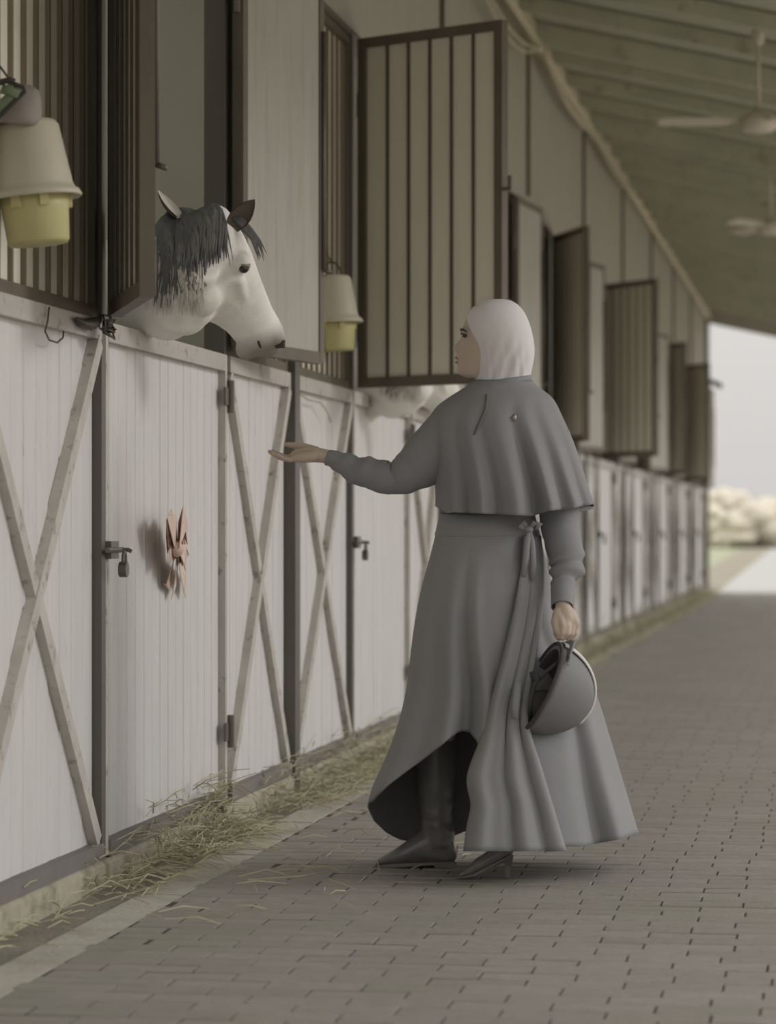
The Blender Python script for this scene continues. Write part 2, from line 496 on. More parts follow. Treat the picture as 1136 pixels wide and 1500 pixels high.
def lower_door(k, ya, yb):
    n = k + 2
    lab = {-1: 'white planked lower stall door hung with a peach bow', 0: 'white planked lower stall door partly hidden by the woman'}.get(k,
           'white planked lower door of the %s stall from the camera' % ORDN[n - 1])
    root = thing('stall_door', lab, 'stall door', (XF, (ya + yb) / 2, ZB0), group='lower stall doors')
    planks(root, ya + 0.03, yb - 0.03, 0.106, k <= 0)
    rails(root, ya + 0.03, yb - 0.03)
    MB().box(-0.085, -0.02, ya, ya + 0.03, ZB0 + 0.004, ZT1).build('stile', M_brace, root)
    MB().box(-0.085, -0.02, yb - 0.03, yb, ZB0 + 0.004, ZT1).build('stile', M_brace, root)
    for zz in (1.44, 0.31):
        m = MB(); m.tube([(-0.008, yb + 0.005, zz - 0.055), (-0.008, yb + 0.005, zz + 0.055)], 0.012, 8)
        m.box(-0.02, -0.012, yb - 0.06, yb + 0.03, zz - 0.03, zz + 0.03)
        m.build('hinge', M_metal, root)
    zl = 0.90
    b = MB(); b.tube([(0.0, ya - 0.06, zl + 0.035), (0.0, ya + 0.12, zl + 0.035)], 0.008, 8)
    b.tube([(0.0, ya + 0.1, zl + 0.035), (0.022, ya + 0.1, zl + 0.035), (0.03, ya + 0.1, zl + 0.03)], 0.006, 8)
    bo = b.build('bolt', M_metal, root)
    MB().box(-0.022, -0.004, ya + 0.0, ya + 0.09, zl + 0.01, zl + 0.06).build('bolt_plate', M_metal, bo)
    p = MB(); p.tube([V((0.025, ya + 0.035 + 0.016*math.cos(a), zl + 0.0 + 0.03*math.sin(a))) for a in [PI*i/8 for i in range(9)]], 0.005, 8)
    p.tube([(0.012, ya + 0.035, zl - 0.02), (0.034, ya + 0.035, zl - 0.02)], 0.022, 12)
    p.build('padlock', M_metal, root, smooth=False)
    return root

LEAF_W = 0.77
def leaf(k, hinge_y, phi, side):
    """an upper half door, hinged at hinge_y and swung open by phi degrees"""
    n = k + 2
    right = side == 1
    rz = math.radians(phi - 90) if right else math.radians(90 - phi)
    lab = {(-1, 0): 'upper shutter of the grey horse stall swung open, seen edge on',
           (-1, 1): 'plain pale upper shutter folded back beside the grey horse',
           (0, 0): 'big open shutter with dark bars above the woman'}.get((k, side),
           'open upper shutter hinged on the %s side of the %s stall opening from the camera' % (('near', 'far')[side], ORDN[n - 1]))
    root = thing('stall_shutter', lab, 'shutter', (0.012, hinge_y, ZLEAF0), rz, group='open upper shutters')
    H = ZLEAF1 - ZLEAF0; W = LEAF_W; fr = 0.042
    so = 1 if right else -1         # side of the outer face along local y
    for (a, b) in ((0.0, fr), (W - fr, W)):
        MB().box(a, b, -0.02, 0.02, 0, H).build('frame_stile', M_brown, root, local=True)
    for (a, b) in ((0.0, fr), (H - fr, H)):
        MB().box(fr, W - fr, -0.019, 0.019, a, b).build('frame_rail', M_brown, root, local=True)
    nb = 6; bw = (W - 2*fr) / nb
    y0, y1 = (-0.011, 0.006) if right else (-0.006, 0.011)
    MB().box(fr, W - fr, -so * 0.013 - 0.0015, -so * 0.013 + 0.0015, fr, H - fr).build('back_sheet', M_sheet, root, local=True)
    if k <= 0:
        me = MB(); c = 0.003
        me.prism_z([(0.001, y0), (bw-0.001, y0), (bw-0.001, y1-c), (bw-0.001-c, y1), (0.001+c, y1), (0.001, y1-c)], 0, H - 2*fr)
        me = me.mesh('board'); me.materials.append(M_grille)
        mb_ = MB().box(-0.007, 0.007, -0.004, 0.004, 0, H - 2*fr).mesh('bar'); mb_.materials.append(M_dark)
        for i in range(nb):
            link('board', me, None, root, (fr + bw*i, 0, fr))
            if i: link('bar', mb_, None, root, (fr + bw*i, so * 0.009, fr))
    else:
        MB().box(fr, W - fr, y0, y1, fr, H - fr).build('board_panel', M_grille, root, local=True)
        m = MB()
        for i in range(1, nb): m.box(fr + bw*i - 0.007, fr + bw*i + 0.007, so*0.0075 - 0.002, so*0.0075 + 0.002, fr, H - fr)
        m.build('bars', M_dark, root, local=True)
    for zz in (0.25, H - 0.28):
        MB().tube([(-0.006, 0, zz - 0.05), (-0.006, 0, zz + 0.05)], 0.012, 8).build('hinge', M_metal, root, local=True)
    # catch on the free edge and its sliding rod
    cxx = W - 0.01
    m = MB(); yb = so * 0.022
    m.box(W, W + 0.05, yb - 0.006, yb + 0.006, 0.78, 0.795); m.box(W + 0.036, W + 0.05, yb - 0.006, yb + 0.006, 0.795, 0.84)
    m.build('catch', M_brown, root, local=True)
    m = MB(); m.tube([(W - 0.021, -so * 0.026, 0.34), (W - 0.021, -so * 0.026, 1.2)], 0.008, 8)
    m.tube([(W - 0.021, -so * 0.026, 0.34), (W - 0.005, -so * 0.05, 0.33)], 0.008, 8)
    m.build('bolt_rod', M_metal, root, local=True, smooth=True)
    return root

ANG = {-1: (160, 169), 0: (121, 170), 1: (172, 174), 2: (158, 169), 3: (140, 172), 4: (168, 168), 5: (158, 172), 6: (152, 172), 7: (168, 173)}
wl = thing('wall_left', 'upper wall panels and posts of the stable front', 'wall', (-0.05, 8, 0), kind='structure')
for k in range(-2, K1 + 1):
    Y = YK(k)
    m = MB(); m.box(-0.12, -0.002, Y - 0.05, Y + 0.05, 0.0, 3.09); m.build('main_post', M_post, wl)
for k in range(K0, K1):
    Y0, Y1 = YK(k), YK(k + 1)
    Yl, Yr = Y0 + 1.41, Y1 - 1.21
    x_panel(k, Y0 + 0.055, Yl - 0.025, 0)
    x_panel(k, Yr + 0.025, Y1 - 0.055, 1)
    grille(k, Y0 + 0.055, Yl - 0.025, 0)
    grille(k, Yr + 0.025, Y1 - 0.055, 1)
    lower_door(k, Yl + 0.025, Yr - 0.022)
    leaf(k, Yl, ANG[k][0], 0)
    leaf(k, Yr, ANG[k][1], 1)
    MB().box(-0.10, -0.02, Yl - 0.023, Yl + 0.023, 0.05, 3.09).build('door_post', M_post, wl)
    MB().box(-0.10, -0.03, Yr - 0.02, Yr + 0.023, 0.05, 3.09).build('door_post', M_post, wl)
    MB().box(-0.11, -0.04, Y0 + 0.012, Y1 - 0.012, 3.17, 4.36).build('wall_panel', M_upper, wl)
    MB().box(-0.11, -0.018, Y1 - 0.025, Y1 + 0.025, 3.17, 4.36).build('joint_strip', M_dark, wl)
MB().box(-0.11, 0.0, YSTART, YEND + 0.05, 3.09, 3.17).build('header_beam', M_upper, wl)
MB().box(-0.11, -0.04, YSTART, YK(-1), 3.17, 4.36).build('wall_panel', M_upper, wl)
# stalls behind the front
wi = thing('wall_back', 'pale plaster back wall inside the stalls', 'wall', (-3.9, 20, 0), kind='structure')
MB().box(-4.0, -3.9, YSTART, YEND, 0, 2.6).build('back_panel', M_inner, wi)  # kept low: unseen gap under the roof added to let light in
for k in range(-2, K1 + 1):
    o = MB().box(-3.9, -0.121, YK(k) - 0.04, YK(k) + 0.04, 0, 3.35 if -2 < k < K1 else 4.36).build('wall_partition', M_inner); tag(o, 'pale plaster wall between two stalls', 'wall', kind='structure')
tag(MB().box(-4.0, -0.28, YSTART, YEND, -0.12, -0.01).build('floor_stalls', M_gut), 'earth floor inside the stalls', 'floor', kind='structure')
MB().box(-0.12, 0.03, YEND - 0.02, YEND + 0.12, 0, 4.36).build('end_pier', M_upper, wl)

# roof
cl = thing('ceiling', 'olive underside of the lean-to roof with cross rafters', 'ceiling', (0, 20, ROOF_Z), kind='structure')
def rz_(x): return ROOF_Z - ROOF_S * x
MB().add([(-4.6, YSTART, rz_(-0.0) + 0.35), (0.0, YSTART, rz_(0) + 0.04), (0.0, YEND, rz_(0) + 0.04), (-4.6, YEND, rz_(0) + 0.35)], [(0, 1, 2, 3)]).build('stall_roof', M_ceil, cl)
m = MB()
ys = YSTART; nseg = int((YEND - ys) / 0.09)  # unseen near end of the roof, cut back here to let light in
prof = []
for i in range(nseg + 1):
    yy = ys + (YEND - ys) * i / nseg
    prof.append((yy, 0.012 * (1 if i % 2 else 0)))
rings = [[V((-0.05, yy, rz_(-0.05) + dz)), V((EAVE_X, yy, rz_(EAVE_X) + dz))] for yy, dz in prof]
m.loft(rings, closed=False, cap=False).build('roof_sheet', M_ceil, cl)
yy = YK(-2)
i = 0
while yy < YEND - 0.2:
    dpt = 0.15 if i % 4 == 0 else 0.1
    wdt = 0.10 if i % 4 == 0 else 0.075
    m = MB(); m.add([(x, yv, rz_(x) - dz) for x in (-0.04, EAVE_X - 0.02) for yv in (yy - wdt/2, yy + wdt/2) for dz in (0.0, dpt)],
                    [(0, 1, 3, 2), (4, 6, 7, 5), (0, 2, 6, 4), (1, 5, 7, 3), (0, 4, 5, 1), (2, 3, 7, 6)])
    m.build('rafter', M_raft, cl)
    yy += PITCH / 4; i += 1
m = MB(); m.add([(x, yv, rz_(x) - dz) for x in (-0.04, EAVE_X) for yv in (YEND - 0.04, YEND + 0.12) for dz in (0.0, 0.24)],
                [(0, 1, 3, 2), (4, 6, 7, 5), (0, 2, 6, 4), (1, 5, 7, 3), (0, 4, 5, 1), (2, 3, 7, 6)])
m.build('end_beam', M_upper, cl)
MB().box(EAVE_X - 0.03, EAVE_X, YSTART, YEND, rz_(EAVE_X) - 0.16, rz_(EAVE_X) + 0.02).build('eave_board', M_raft, cl)

# conduit and slack cables under the roof edge
cv = thing('trim_2', 'pale conduit running along the top of the wall', 'conduit', (0, 20, 4.25), kind='structure')
pts = [V((0.035, yy, 4.2 + 0.012 * noise.noise(V((yy * 0.7, 0, 0))))) for yy in [YSTART + i * 0.5 for i in range(int((YEND - YSTART) / 0.5) + 1)]]
MB().tube(pts, 0.035, 8).build('conduit', M_pipe, cv, smooth=True)
m = MB(); m.box(-0.04, 0.03, YSTART, YEND, 4.2, 4.345); m.build('wall_plate', M_pipe, cv)
for j, (dx, sag) in enumerate(((0.06, 0.20), (0.07, 0.13), (0.055, 0.26))):
    m = MB()
    for k in range(-1, 4):
        a, b = YK(k), YK(k + 1)
        m.tube([V((dx, a + (b - a) * t / 12, 4.19 - (sag if k < 3 else 0.08) * 4 * (t/12) * (1 - t/12) * (0.5 + 0.5 * ((k + j) % 2)))) for t in range(13)], 0.009, 6)
    o = m.build('slack_cable', M_pipe, smooth=True)
    tag(o, ['slack pale cable looping under the roof edge, middle one', 'tightest pale cable under the roof edge', 'deepest hanging pale cable under the roof edge'][j],
        'cable', 'slack cables along the wall top')

# ------------------------------------------------------------------ fans, traps and small things
def fan(px, py, z, rot, label):
    c = P(px, py, z)
    root = thing('ceiling_fan', label, 'fan', c, group='ceiling fans under the roof')
    top = rz_(c.x)
    MB().tube([(c.x, c.y, c.z + 0.05), (c.x, c.y, top - 0.02)], 0.013, 10).build('down_rod', M_fan, root, smooth=True)
    MB().lathe([(0.015, -0.12), (0.035, -0.10), (0.04, -0.04), (0.036, 0.0)], 20, Matrix.Translation((c.x, c.y, top - 0.02))).build('canopy', M_fan, root, smooth=True)
    MB().lathe([(0.03, -0.07), (0.09, -0.06), (0.115, -0.03), (0.115, 0.015), (0.08, 0.05), (0.02, 0.07)], 24, Matrix.Translation(c)).build('motor', M_fan, root, smooth=True)
    for i in range(3):
        a = rot + 2 * PI * i / 3
        d = V((math.cos(a), math.sin(a), 0)); s = V((-d.y, d.x, 0.22)).normalized()
        MB().bar(c + d * 0.1, c + d * 0.2, 0.035, 0.01, up=s.cross(d)).build('blade_arm', M_fan, root)
        m = MB(); rr = []
        for t, wd in ((0.17, 0.05), (0.3, 0.065), (0.45, 0.07), (0.57, 0.066), (0.6, 0.045)):
            q = c + d * t; n_ = d.cross(s) * 0.004
            rr.append([q - s*wd - n_, q + s*wd - n_, q + s*wd + n_, q - s*wd + n_])
        m.loft(rr).build('blade', M_fan, root)
fan(1110, 178, 18.0, YAW + PI * 0.985, 'pale three-blade ceiling fan at the upper right, nearer one')
fan(1128, 332, 24.2, YAW + PI * 0.62, 'small pale ceiling fan farther along the roof')

def fly_trap(base, tilt, label, hang):
    """white inverted tub over a yellow cup; base = centre of the rim"""
    root = thing('fly_trap', label, 'fly trap', base, group='hanging bucket traps')
    R = Matrix.Rotation(tilt, 4, V((CO, SI, 0)).cross(V((0, 0, 1))))
    T = Matrix.Translation(base) @ R
    m = MB(); m.lathe([(0.10, 0.004), (0.116, -0.006), (0.119, -0.001), (0.113, 0.012), (0.103, 0.018), (0.099, 0.03), (0.078, 0.175), (0.068, 0.187), (0.03, 0.192)], 40, T)
    m.build('tub', M_twhite, root, smooth=True)
    m = MB(); m.lathe([(0.05, -0.118), (0.072, -0.117), (0.077, -0.108), (0.083, -0.03), (0.088, 0.006), (0.05, 0.008)], 40, T)
    cup = m.build('cup', M_tyel, root, smooth=True)
    for a in (-2.0, -1.2, 0.4, 2.2):
        d = V((math.cos(a + YAW), math.sin(a + YAW), 0))
        q = MB(); q.bar(T @ (d * 0.087 + V((0, 0, -0.03))), T @ (d * 0.09 + V((0, 0, 0.002))), 0.022, 0.012, up=d); q.build('clip', M_tyel, cup)
    m = MB(); m.tube([T @ V((0.04*math.cos(t), 0, 0.185 + 0.06*math.sin(t))) for t in [PI*i/10 for i in range(11)]], 0.004, 6)
    m.tube([T @ V((0, 0, 0.245)), hang], 0.003, 6); m.build('hanger', M_wire, root, smooth=True)
    return root
b1 = P(50, 289, 7.42)
fly_trap(b1, 0.10, 'white and yellow hanging bucket trap at the left edge', b1 + V((-0.16, 0.0, 0.42)))
b2 = P(489, 472, 12.2)
fly_trap(b2, 0.05, 'small white and yellow bucket trap hanging before the open shutter', b2 + V((-0.10, 0.02, 0.42)))

# bag and halter hung above the near trap
root = thing('tack_bag', 'grey cloth bag hung on the bars above the near bucket', 'bag', P(18, 180, 7.36))
m = MB()
rings = []
for (cx, cy, hw, d) in ((40, 126, 6, .01), (36, 132, 20, .03), (32, 145, 27, .045), (28, 160, 33, .055), (24, 172, 36, .055), (22, 181, 34, .045)):
    rings.append([P(cx + hw * math.cos(a) + 2 * math.sin(3*a + cy), cy + 2 * math.sin(2*a), 7.36 - d * math.sin(a)) for a in [2*PI*i/20 for i in range(20)]])
m.loft(rings).build('bag_body', M_cloth, root, smooth=True)
root = thing('webbing_halter', 'green and black webbing strap looped over the grey bag', 'halter', P(2, 170, 7.28))
def strap(pp, wd, m_, z=7.27, name='strap'):
    q = MB(); pts = [P(x, y, z) for x, y in pp]
    q.tube(pts, wd, 8, flat=0.35, up=V((SI, -CO, 0))); q.build(name, m_, root, smooth=True)
strap([(-20, 178), (-2, 172), (20, 150), (36, 134), (34, 128), (24, 124), (12, 119), (0, 122), (-14, 130)], 0.0055, M_black)
strap([(-16, 160), (0, 156), (12, 146), (26, 134)], 0.014, M_green, 7.275, 'webbing')
strap([(2, 130), (14, 133), (28, 139)], 0.012, M_green, 7.27, 'webbing')
strap([(-14, 128), (2, 119), (14, 116), (22, 119)], 0.006, M_black, 7.265, 'buckle')

# bow on the near door
bz = V((-0.028, 0, 0))
def wallpt(px, py, x):
    """the point on the plane at distance x from the wall front seen at a pixel"""
    k = (px - 568.0) / FPX
    z = (CAM.x - x) / (SI - k * CO)
    return P(px, py, z)
bc = wallpt(258, 802, -0.02)
root = thing('ribbon_bow', 'peach ribbon bow with hanging tails pinned to the near stall door', 'bow', bc)
def ribbon(pp, wds, m_, name):
    """flat band following (px, py, x) points; widths in metres along the wall or down"""
    q = MB(); rr = []
    pts = [wallpt(a, b, c) for a, b, c in pp]
    for i, p in enumerate(pts):
        d = (pts[min(i+1, len(pts)-1)] - pts[max(i-1, 0)]).normalized()
        s = d.cross(V((1, 0, 0)))
        if s.length < 1e-3: s = V((0, 0, 1))
        s.normalize(); nn = d.cross(s).normalized() * 0.0012
        wd = wds[i] / 2 if hasattr(wds, '__len__') else wds / 2
        rr.append([p - s*wd - nn, p + s*wd - nn, p + s*wd + nn, p - s*wd + nn])
    q.loft(rr).build(name, m_, root, smooth=False)
for (pp, wd) in (
    ([(258, 805, -0.01), (252, 790, 0.02), (249, 772, 0.035), (251, 764, 0.045), (256, 775, 0.05), (259, 803, 0.01)], (0.05, 0.09, 0.12, 0.12, 0.1, 0.04)),
    ([(258, 805, -0.01), (264, 785, 0.03), (268, 765, 0.03), (271, 770, 0.045), (267, 790, 0.05), (259, 803, 0.01)], (0.05, 0.10, 0.13, 0.13, 0.1, 0.04)),
    ([(258, 805, -0.01), (250, 806, 0.03), (247, 790, 0.02), (248, 775, 0.0), (252, 798, -0.01)], (0.05, 0.08, 0.1, 0.1, 0.05)),
    ([(259, 805, -0.01), (268, 808, 0.03), (272, 800, 0.04), (271, 788, 0.03), (262, 800, 0.0)], (0.05, 0.09, 0.1, 0.1, 0.05)),
    ([(258, 803, 0.0), (265, 815, 0.03), (272, 820, 0.035), (271, 812, 0.05), (262, 803, 0.03)], (0.05, 0.08, 0.07, 0.07, 0.05))):
    ribbon(pp, wd, M_bow, 'loop')
ribbon([(246, 767, -0.012), (246, 785, -0.006), (247, 802, -0.012)], 0.05, M_bow2, 'loop')
MB().ball(wallpt(259, 804, 0.035), (0.02, 0.035, 0.025)).build('knot', M_bow, root, smooth=True)
for pp, wd, m_ in (([(257, 808, 0.02), (253, 825, 0.0), (247, 850, -0.02), (244, 860, -0.025)], (0.04, 0.06, 0.07, 0.075), M_bow),
                   ([(259, 808, 0.02), (259, 830, 0.0), (256, 855, -0.02), (254, 868, -0.028)], (0.04, 0.07, 0.08, 0.08), M_tape),
                   ([(261, 808, 0.02), (265, 828, 0.0), (270, 850, -0.02), (273, 860, -0.025)], (0.04, 0.06, 0.07, 0.07), M_tape),
                   ([(261, 808, 0.025), (264, 822, 0.005), (268, 845, -0.015), (271, 856, -0.02)], (0.03, 0.04, 0.04, 0.04), M_bow)):
    ribbon(pp, wd, m_, 'tail')

# tangled wire on the rail by the first post, loose twine on the rails
m = MB(); c = wallpt(156, 478, 0.02)
for i in range(9):
    pts = []
    a0, r = random.uniform(0, 6), random.uniform(0.01, 0.03)
    for t in range(12):
        a = a0 + t * 0.7
        pts.append(c + V((random.uniform(-0.008, 0.02), r * 2.2 * math.cos(a) + random.uniform(-.01, .01), r * math.sin(a) + random.uniform(-.006, .006))))
    m.tube(pts, 0.0028, 5)
o = m.build('wire_tangle', M_wire, smooth=True); tag(o, 'tangle of old wire round the post beside the near door', 'wire')
m = MB(); pts = [wallpt(x, y, -0.008) for x, y in ((72, 450), (70, 470), (66, 485), (72, 498), (84, 502), (92, 495), (93, 485))]
m.tube(pts, 0.0025, 5); tag(m.build('twine', M_wire, smooth=True), 'loop of dark twine hanging over the left stall panel', 'twine')
m = MB(); pts = [wallpt(x, y, 0.0) for x, y in ((112, 466), (122, 474), (134, 475), (143, 470), (148, 462))]
m.tube(pts, [0.004, 0.012, 0.018, 0.012, 0.004], 8); tag(m.build('rag', M_wire, smooth=True), 'dark rag draped over the rail left of the post', 'rag')
m = MB(); pts = [wallpt(x, y, -0.005) for x, y in ((436, 575), (452, 586), (470, 590), (480, 605), (484, 618))]
m.tube(pts, 0.003, 5); tag(m.build('twine', M_straw, smooth=True), 'pale twine hanging on the panel behind the outstretched hand', 'twine')
# bracket on the pier at the far end
m = thing('wall_bracket', 'small dark bracket sticking out at the far end of the wall', 'bracket', P(1036, 562, 46))
MB().tube([P(1030, 556, 46), P(1044, 560, 45.9), P(1056, 566, 45.8)], 0.04, 8).build('arm', M_dark, m, smooth=True)
MB().tube([P(1030, 545, 46), P(1030, 572, 46)], 0.045, 8).build('plate', M_dark, m, smooth=True)

# straw along the curb
def blades(regions, name, m_, label, cat, stand=0.2, seed=3):
    rnd = random.Random(seed); q = MB()
    for (x0, x1, y0, y1, n, lo, hi, zmax) in regions:
        for i in range(n):
            x = x0 + (x1 - x0) * rnd.random() ** 1.2; yy = rnd.uniform(y0, y1)
            L = rnd.uniform(lo, hi); a = rnd.uniform(0, 2*PI); el = rnd.gauss(0, stand)
            z = rnd.random() ** 2 * zmax * max(0.1, 1 - (x - x0) / (x1 - x0)) + 0.006
            if x < 0: z += 0.07
            d = V((math.cos(a) * math.cos(el), math.sin(a) * math.cos(el), abs(math.sin(el))))
            p0 = V((x, yy, z)); p2 = p0 + d * L
            if p2.x < -0.01: p2.x = -0.01 + rnd.uniform(0, 0.04)
            p1 = (p0 + p2) / 2 + V((rnd.uniform(-1, 1), rnd.uniform(-1, 1), rnd.uniform(0, 1))) * L * 0.08
            p2.z = max(0.004, p2.z - abs(rnd.gauss(0, 0.3)) * L * 0.5)
            q.tube([p0, p1, p2], [0.0018, 0.0018, 0.0012], 3)
    o = q.build(name, m_); tag(o, label, cat, kind='stuff'); return o
blades([(-0.02, 0.2, 7.9, 8.6, 110, .05, .16, .05), (-0.02, 0.16, 8.7, 9.8, 480, .06, .2, .11), (-0.02, 0.1, 9.3, 9.8, 160, .06, .2, .12),
        (-0.02, 0.22, 10.4, 13.6, 900, .06, .2, .08), (-0.02, 0.2, 13.6, 22, 700, .06, .2, .07), (0.1, 0.9, 7.3, 13, 110, .04, .16, .004),
        (-0.01, 0.1, 6.6, 7.9, 40, .06, .16, .02)], 'straw_litter', M_straw, 'loose pale straw scattered along the curb', 'straw')
blades([(-0.02, 0.30, 20, 44, 1500, .06, .22, .1), (0.05, 0.2, 8.5, 13, 150, .03, .08, .02)], 'weed_fringe', M_weed, 'dull green weeds and hay at the far foot of the wall', 'weeds', 0.7, 5)
q = MB()
for pts in ([(362, 1290, .0), (400, 1287, 0), (440, 1284, 0), (480, 1277, 0)], [(330, 1243, 0), (380, 1245, 0), (410, 1244, 0)], [(0, 1371, 0), (30, 1372, 0)]):
    q.tube([P(x, y, FPX / (y - HZ) * 0.999) for x, y, _ in pts], 0.0035, 5)
tag(q.build('straw_stalk', M_straw, kind='stuff'), 'few long single straws lying on the bricks', 'straw')

# bushes far beyond the stable
rb = random.Random(11)
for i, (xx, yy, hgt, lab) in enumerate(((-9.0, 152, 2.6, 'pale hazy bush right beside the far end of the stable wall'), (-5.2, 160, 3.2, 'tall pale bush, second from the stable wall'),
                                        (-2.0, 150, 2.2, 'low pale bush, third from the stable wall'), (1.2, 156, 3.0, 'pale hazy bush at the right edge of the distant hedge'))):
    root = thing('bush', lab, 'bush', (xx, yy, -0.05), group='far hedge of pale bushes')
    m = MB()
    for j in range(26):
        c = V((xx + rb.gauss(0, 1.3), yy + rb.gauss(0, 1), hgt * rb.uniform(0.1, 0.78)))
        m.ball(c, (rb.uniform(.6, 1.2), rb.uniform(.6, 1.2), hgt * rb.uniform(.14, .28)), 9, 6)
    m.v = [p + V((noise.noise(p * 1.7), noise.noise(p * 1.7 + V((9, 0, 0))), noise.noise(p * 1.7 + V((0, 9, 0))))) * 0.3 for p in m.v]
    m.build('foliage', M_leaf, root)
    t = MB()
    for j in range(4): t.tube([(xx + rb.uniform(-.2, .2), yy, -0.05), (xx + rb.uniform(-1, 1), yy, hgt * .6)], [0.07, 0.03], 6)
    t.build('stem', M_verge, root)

# ------------------------------------------------------------------ the woman
Z0 = 8.8
def Q(px, py, w): return P(px, py, Z0 - w)       # w = metres towards the camera from her depth
M_skin = mat('skin', (190, 172, 156), 0.5, 0.05, 12)
M_hijab = mat('white_scarf', (216, 213, 213), 0.85, 0.03, 10, bump=0.05, bscale=200)
M_suit = mat('grey_twill', (138, 138, 140), 0.85, 0.04, 6, bump=0.05, bscale=400)
M_suit2 = mat('grey_twill_skirt', (144, 144, 145), 0.8, 0.04, 6, bump=0.05, bscale=400)
M_lining = mat('dark_lining', (112, 109, 108), 0.9, 0.05, 8)
M_boot = mat('dark_leather', (114, 112, 110), 0.3, 0.15, 14, bump=0.2, bscale=30, spec=0.5)
M_sole = mat('boot_sole', (118, 112, 106), 0.7, 0.1, 20)
M_hair = mat('dark_brow', (74, 66, 58), 0.7, 0.1, 60)
M_eye = mat('eye_dark', (50, 46, 44), 0.2, 0.02, 10, spec=0.6)
M_lip = mat('lip', (156, 124, 114), 0.45, 0.05, 20)
M_helm = mat('helmet_shell', (128, 128, 128), 0.55, 0.03, 30, bump=0.05, bscale=300)
M_trim = mat('helmet_trim', (216, 212, 208), 0.35, 0.04, 30)
M_pad = mat('helmet_padding', (78, 76, 76), 0.9, 0.05, 30)
M_pin = mat('brooch_metal', (170, 164, 156), 0.3, 0.05, 30, metal=0.6)

body = MB()
def limb(pts, rad, n=14, mb=None, flat=1.0):
    """tapered limb through (px, py, w) points with radii in metres, rounded ends"""
    (mb or body).tube([Q(*p) for p in pts], rad, n, flat=flat)
    for p, r in ((pts[0], rad[0]), (pts[-1], rad[-1])):
        (mb or body).ball(Q(*p), r * 0.98, 12, 8)
W0 = 0.10
# trunk, neck and legs
limb([(716, 800, W0), (716, 770, W0), (717, 720, W0), (720, 660, W0), (724, 610, W0), (728, 585, W0)], [0.095, 0.092, 0.095, 0.105, 0.10, 0.055])
limb([(729, 590, W0), (728, 560, W0), (726, 535, W0)], [0.05, 0.046, 0.048])
limb([(702, 800, W0 - .03), (672, 960, 0.03), (641, 1090, -0.02), (638, 1200, -0.03), (636, 1235, -0.03)], [0.07, 0.06, 0.042, 0.035, 0.028])
limb([(732, 800, W0 + .03), (745, 960, 0.17), (742, 1090, 0.24), (738, 1200, 0.27), (738, 1235, 0.27)], [0.07, 0.06, 0.042, 0.035, 0.026])
# head: horizontal slices with the profile of the face
prof = [(446, 696), (455, 688), (465, 683), (474, 679.5), (481, 676.5), (486, 674.5), (490, 673.8), (494, 674.8), (498, 672.2), (503, 667.5), (508, 662.8), (511, 661.2),
        (513.5, 663.5), (516, 667.8), (519, 668.5), (522, 666.6), (525, 666.2), (527.5, 669.0), (530, 666.8), (533, 667.2), (536.5, 670.0), (540, 668.8), (545, 669.6), (549, 673), (552, 679), (555, 690)]
basep = [(446, 696), (460, 686), (475, 680), (488, 677), (500, 675), (515, 672.5), (530, 671.5), (543, 671.5), (549, 675), (552, 680), (555, 690)]
backp = [(446, 745), (455, 758), (470, 768), (490, 772), (510, 772), (530, 766), (545, 756), (555, 745)]
depth = [(446, .045), (455, .060), (470, .070), (490, .073), (510, .070), (525, .064), (538, .054), (548, .044), (555, .034)]
rings = []
NH = 48
yy = 446.0
while yy <= 555:
    xf_, xp_, xb_, d_ = sinterp(basep, yy), sinterp(prof, yy), sinterp(backp, yy), sinterp(depth, yy)
    sig = 0.013 if 496 < yy < 518 else (0.022 if yy >= 518 else 0.03)
    cx_, a_ = (xf_ + xb_) / 2, (xb_ - xf_) / 2
    ring = []
    for j in range(NH):
        a = 2 * PI * j / NH
        c_, s_ = math.cos(a), math.sin(a)
        e = 0.9
        wv = d_ * math.copysign(abs(s_) ** e, s_)
        x = cx_ - a_ * math.copysign(abs(c_) ** e, c_)
        if c_ > 0:
            x += (xp_ - xf_) * math.exp(-(wv / sig) ** 2)
            x += 2.6 * math.exp(-((yy - 491) / 5.0) ** 2) * math.exp(-((abs(wv) - 0.033) / 0.014) ** 2)     # eye sockets
        ring.append(Q(x, yy, W0 + wv))
    rings.append(ring)
    yy += 1.5
body.loft(rings)
# arms
RS, RE, RW = (662, 622, 0.12), (577, 704, 0.10), (478, 669, 0.06)
limb([RS, (622, 665, .11), RE], [0.055, 0.045, 0.036])
limb([RE, (530, 690, .08), RW], [0.036, 0.032, 0.021], flat=1.0)
limb([(788, 622, 0.12), (816, 690, 0.13), (823, 770, 0.15)], [0.05, 0.043, 0.036])
limb([(823, 770, 0.15), (826, 830, 0.22), (823, 886, 0.31)], [0.036, 0.031, 0.022])
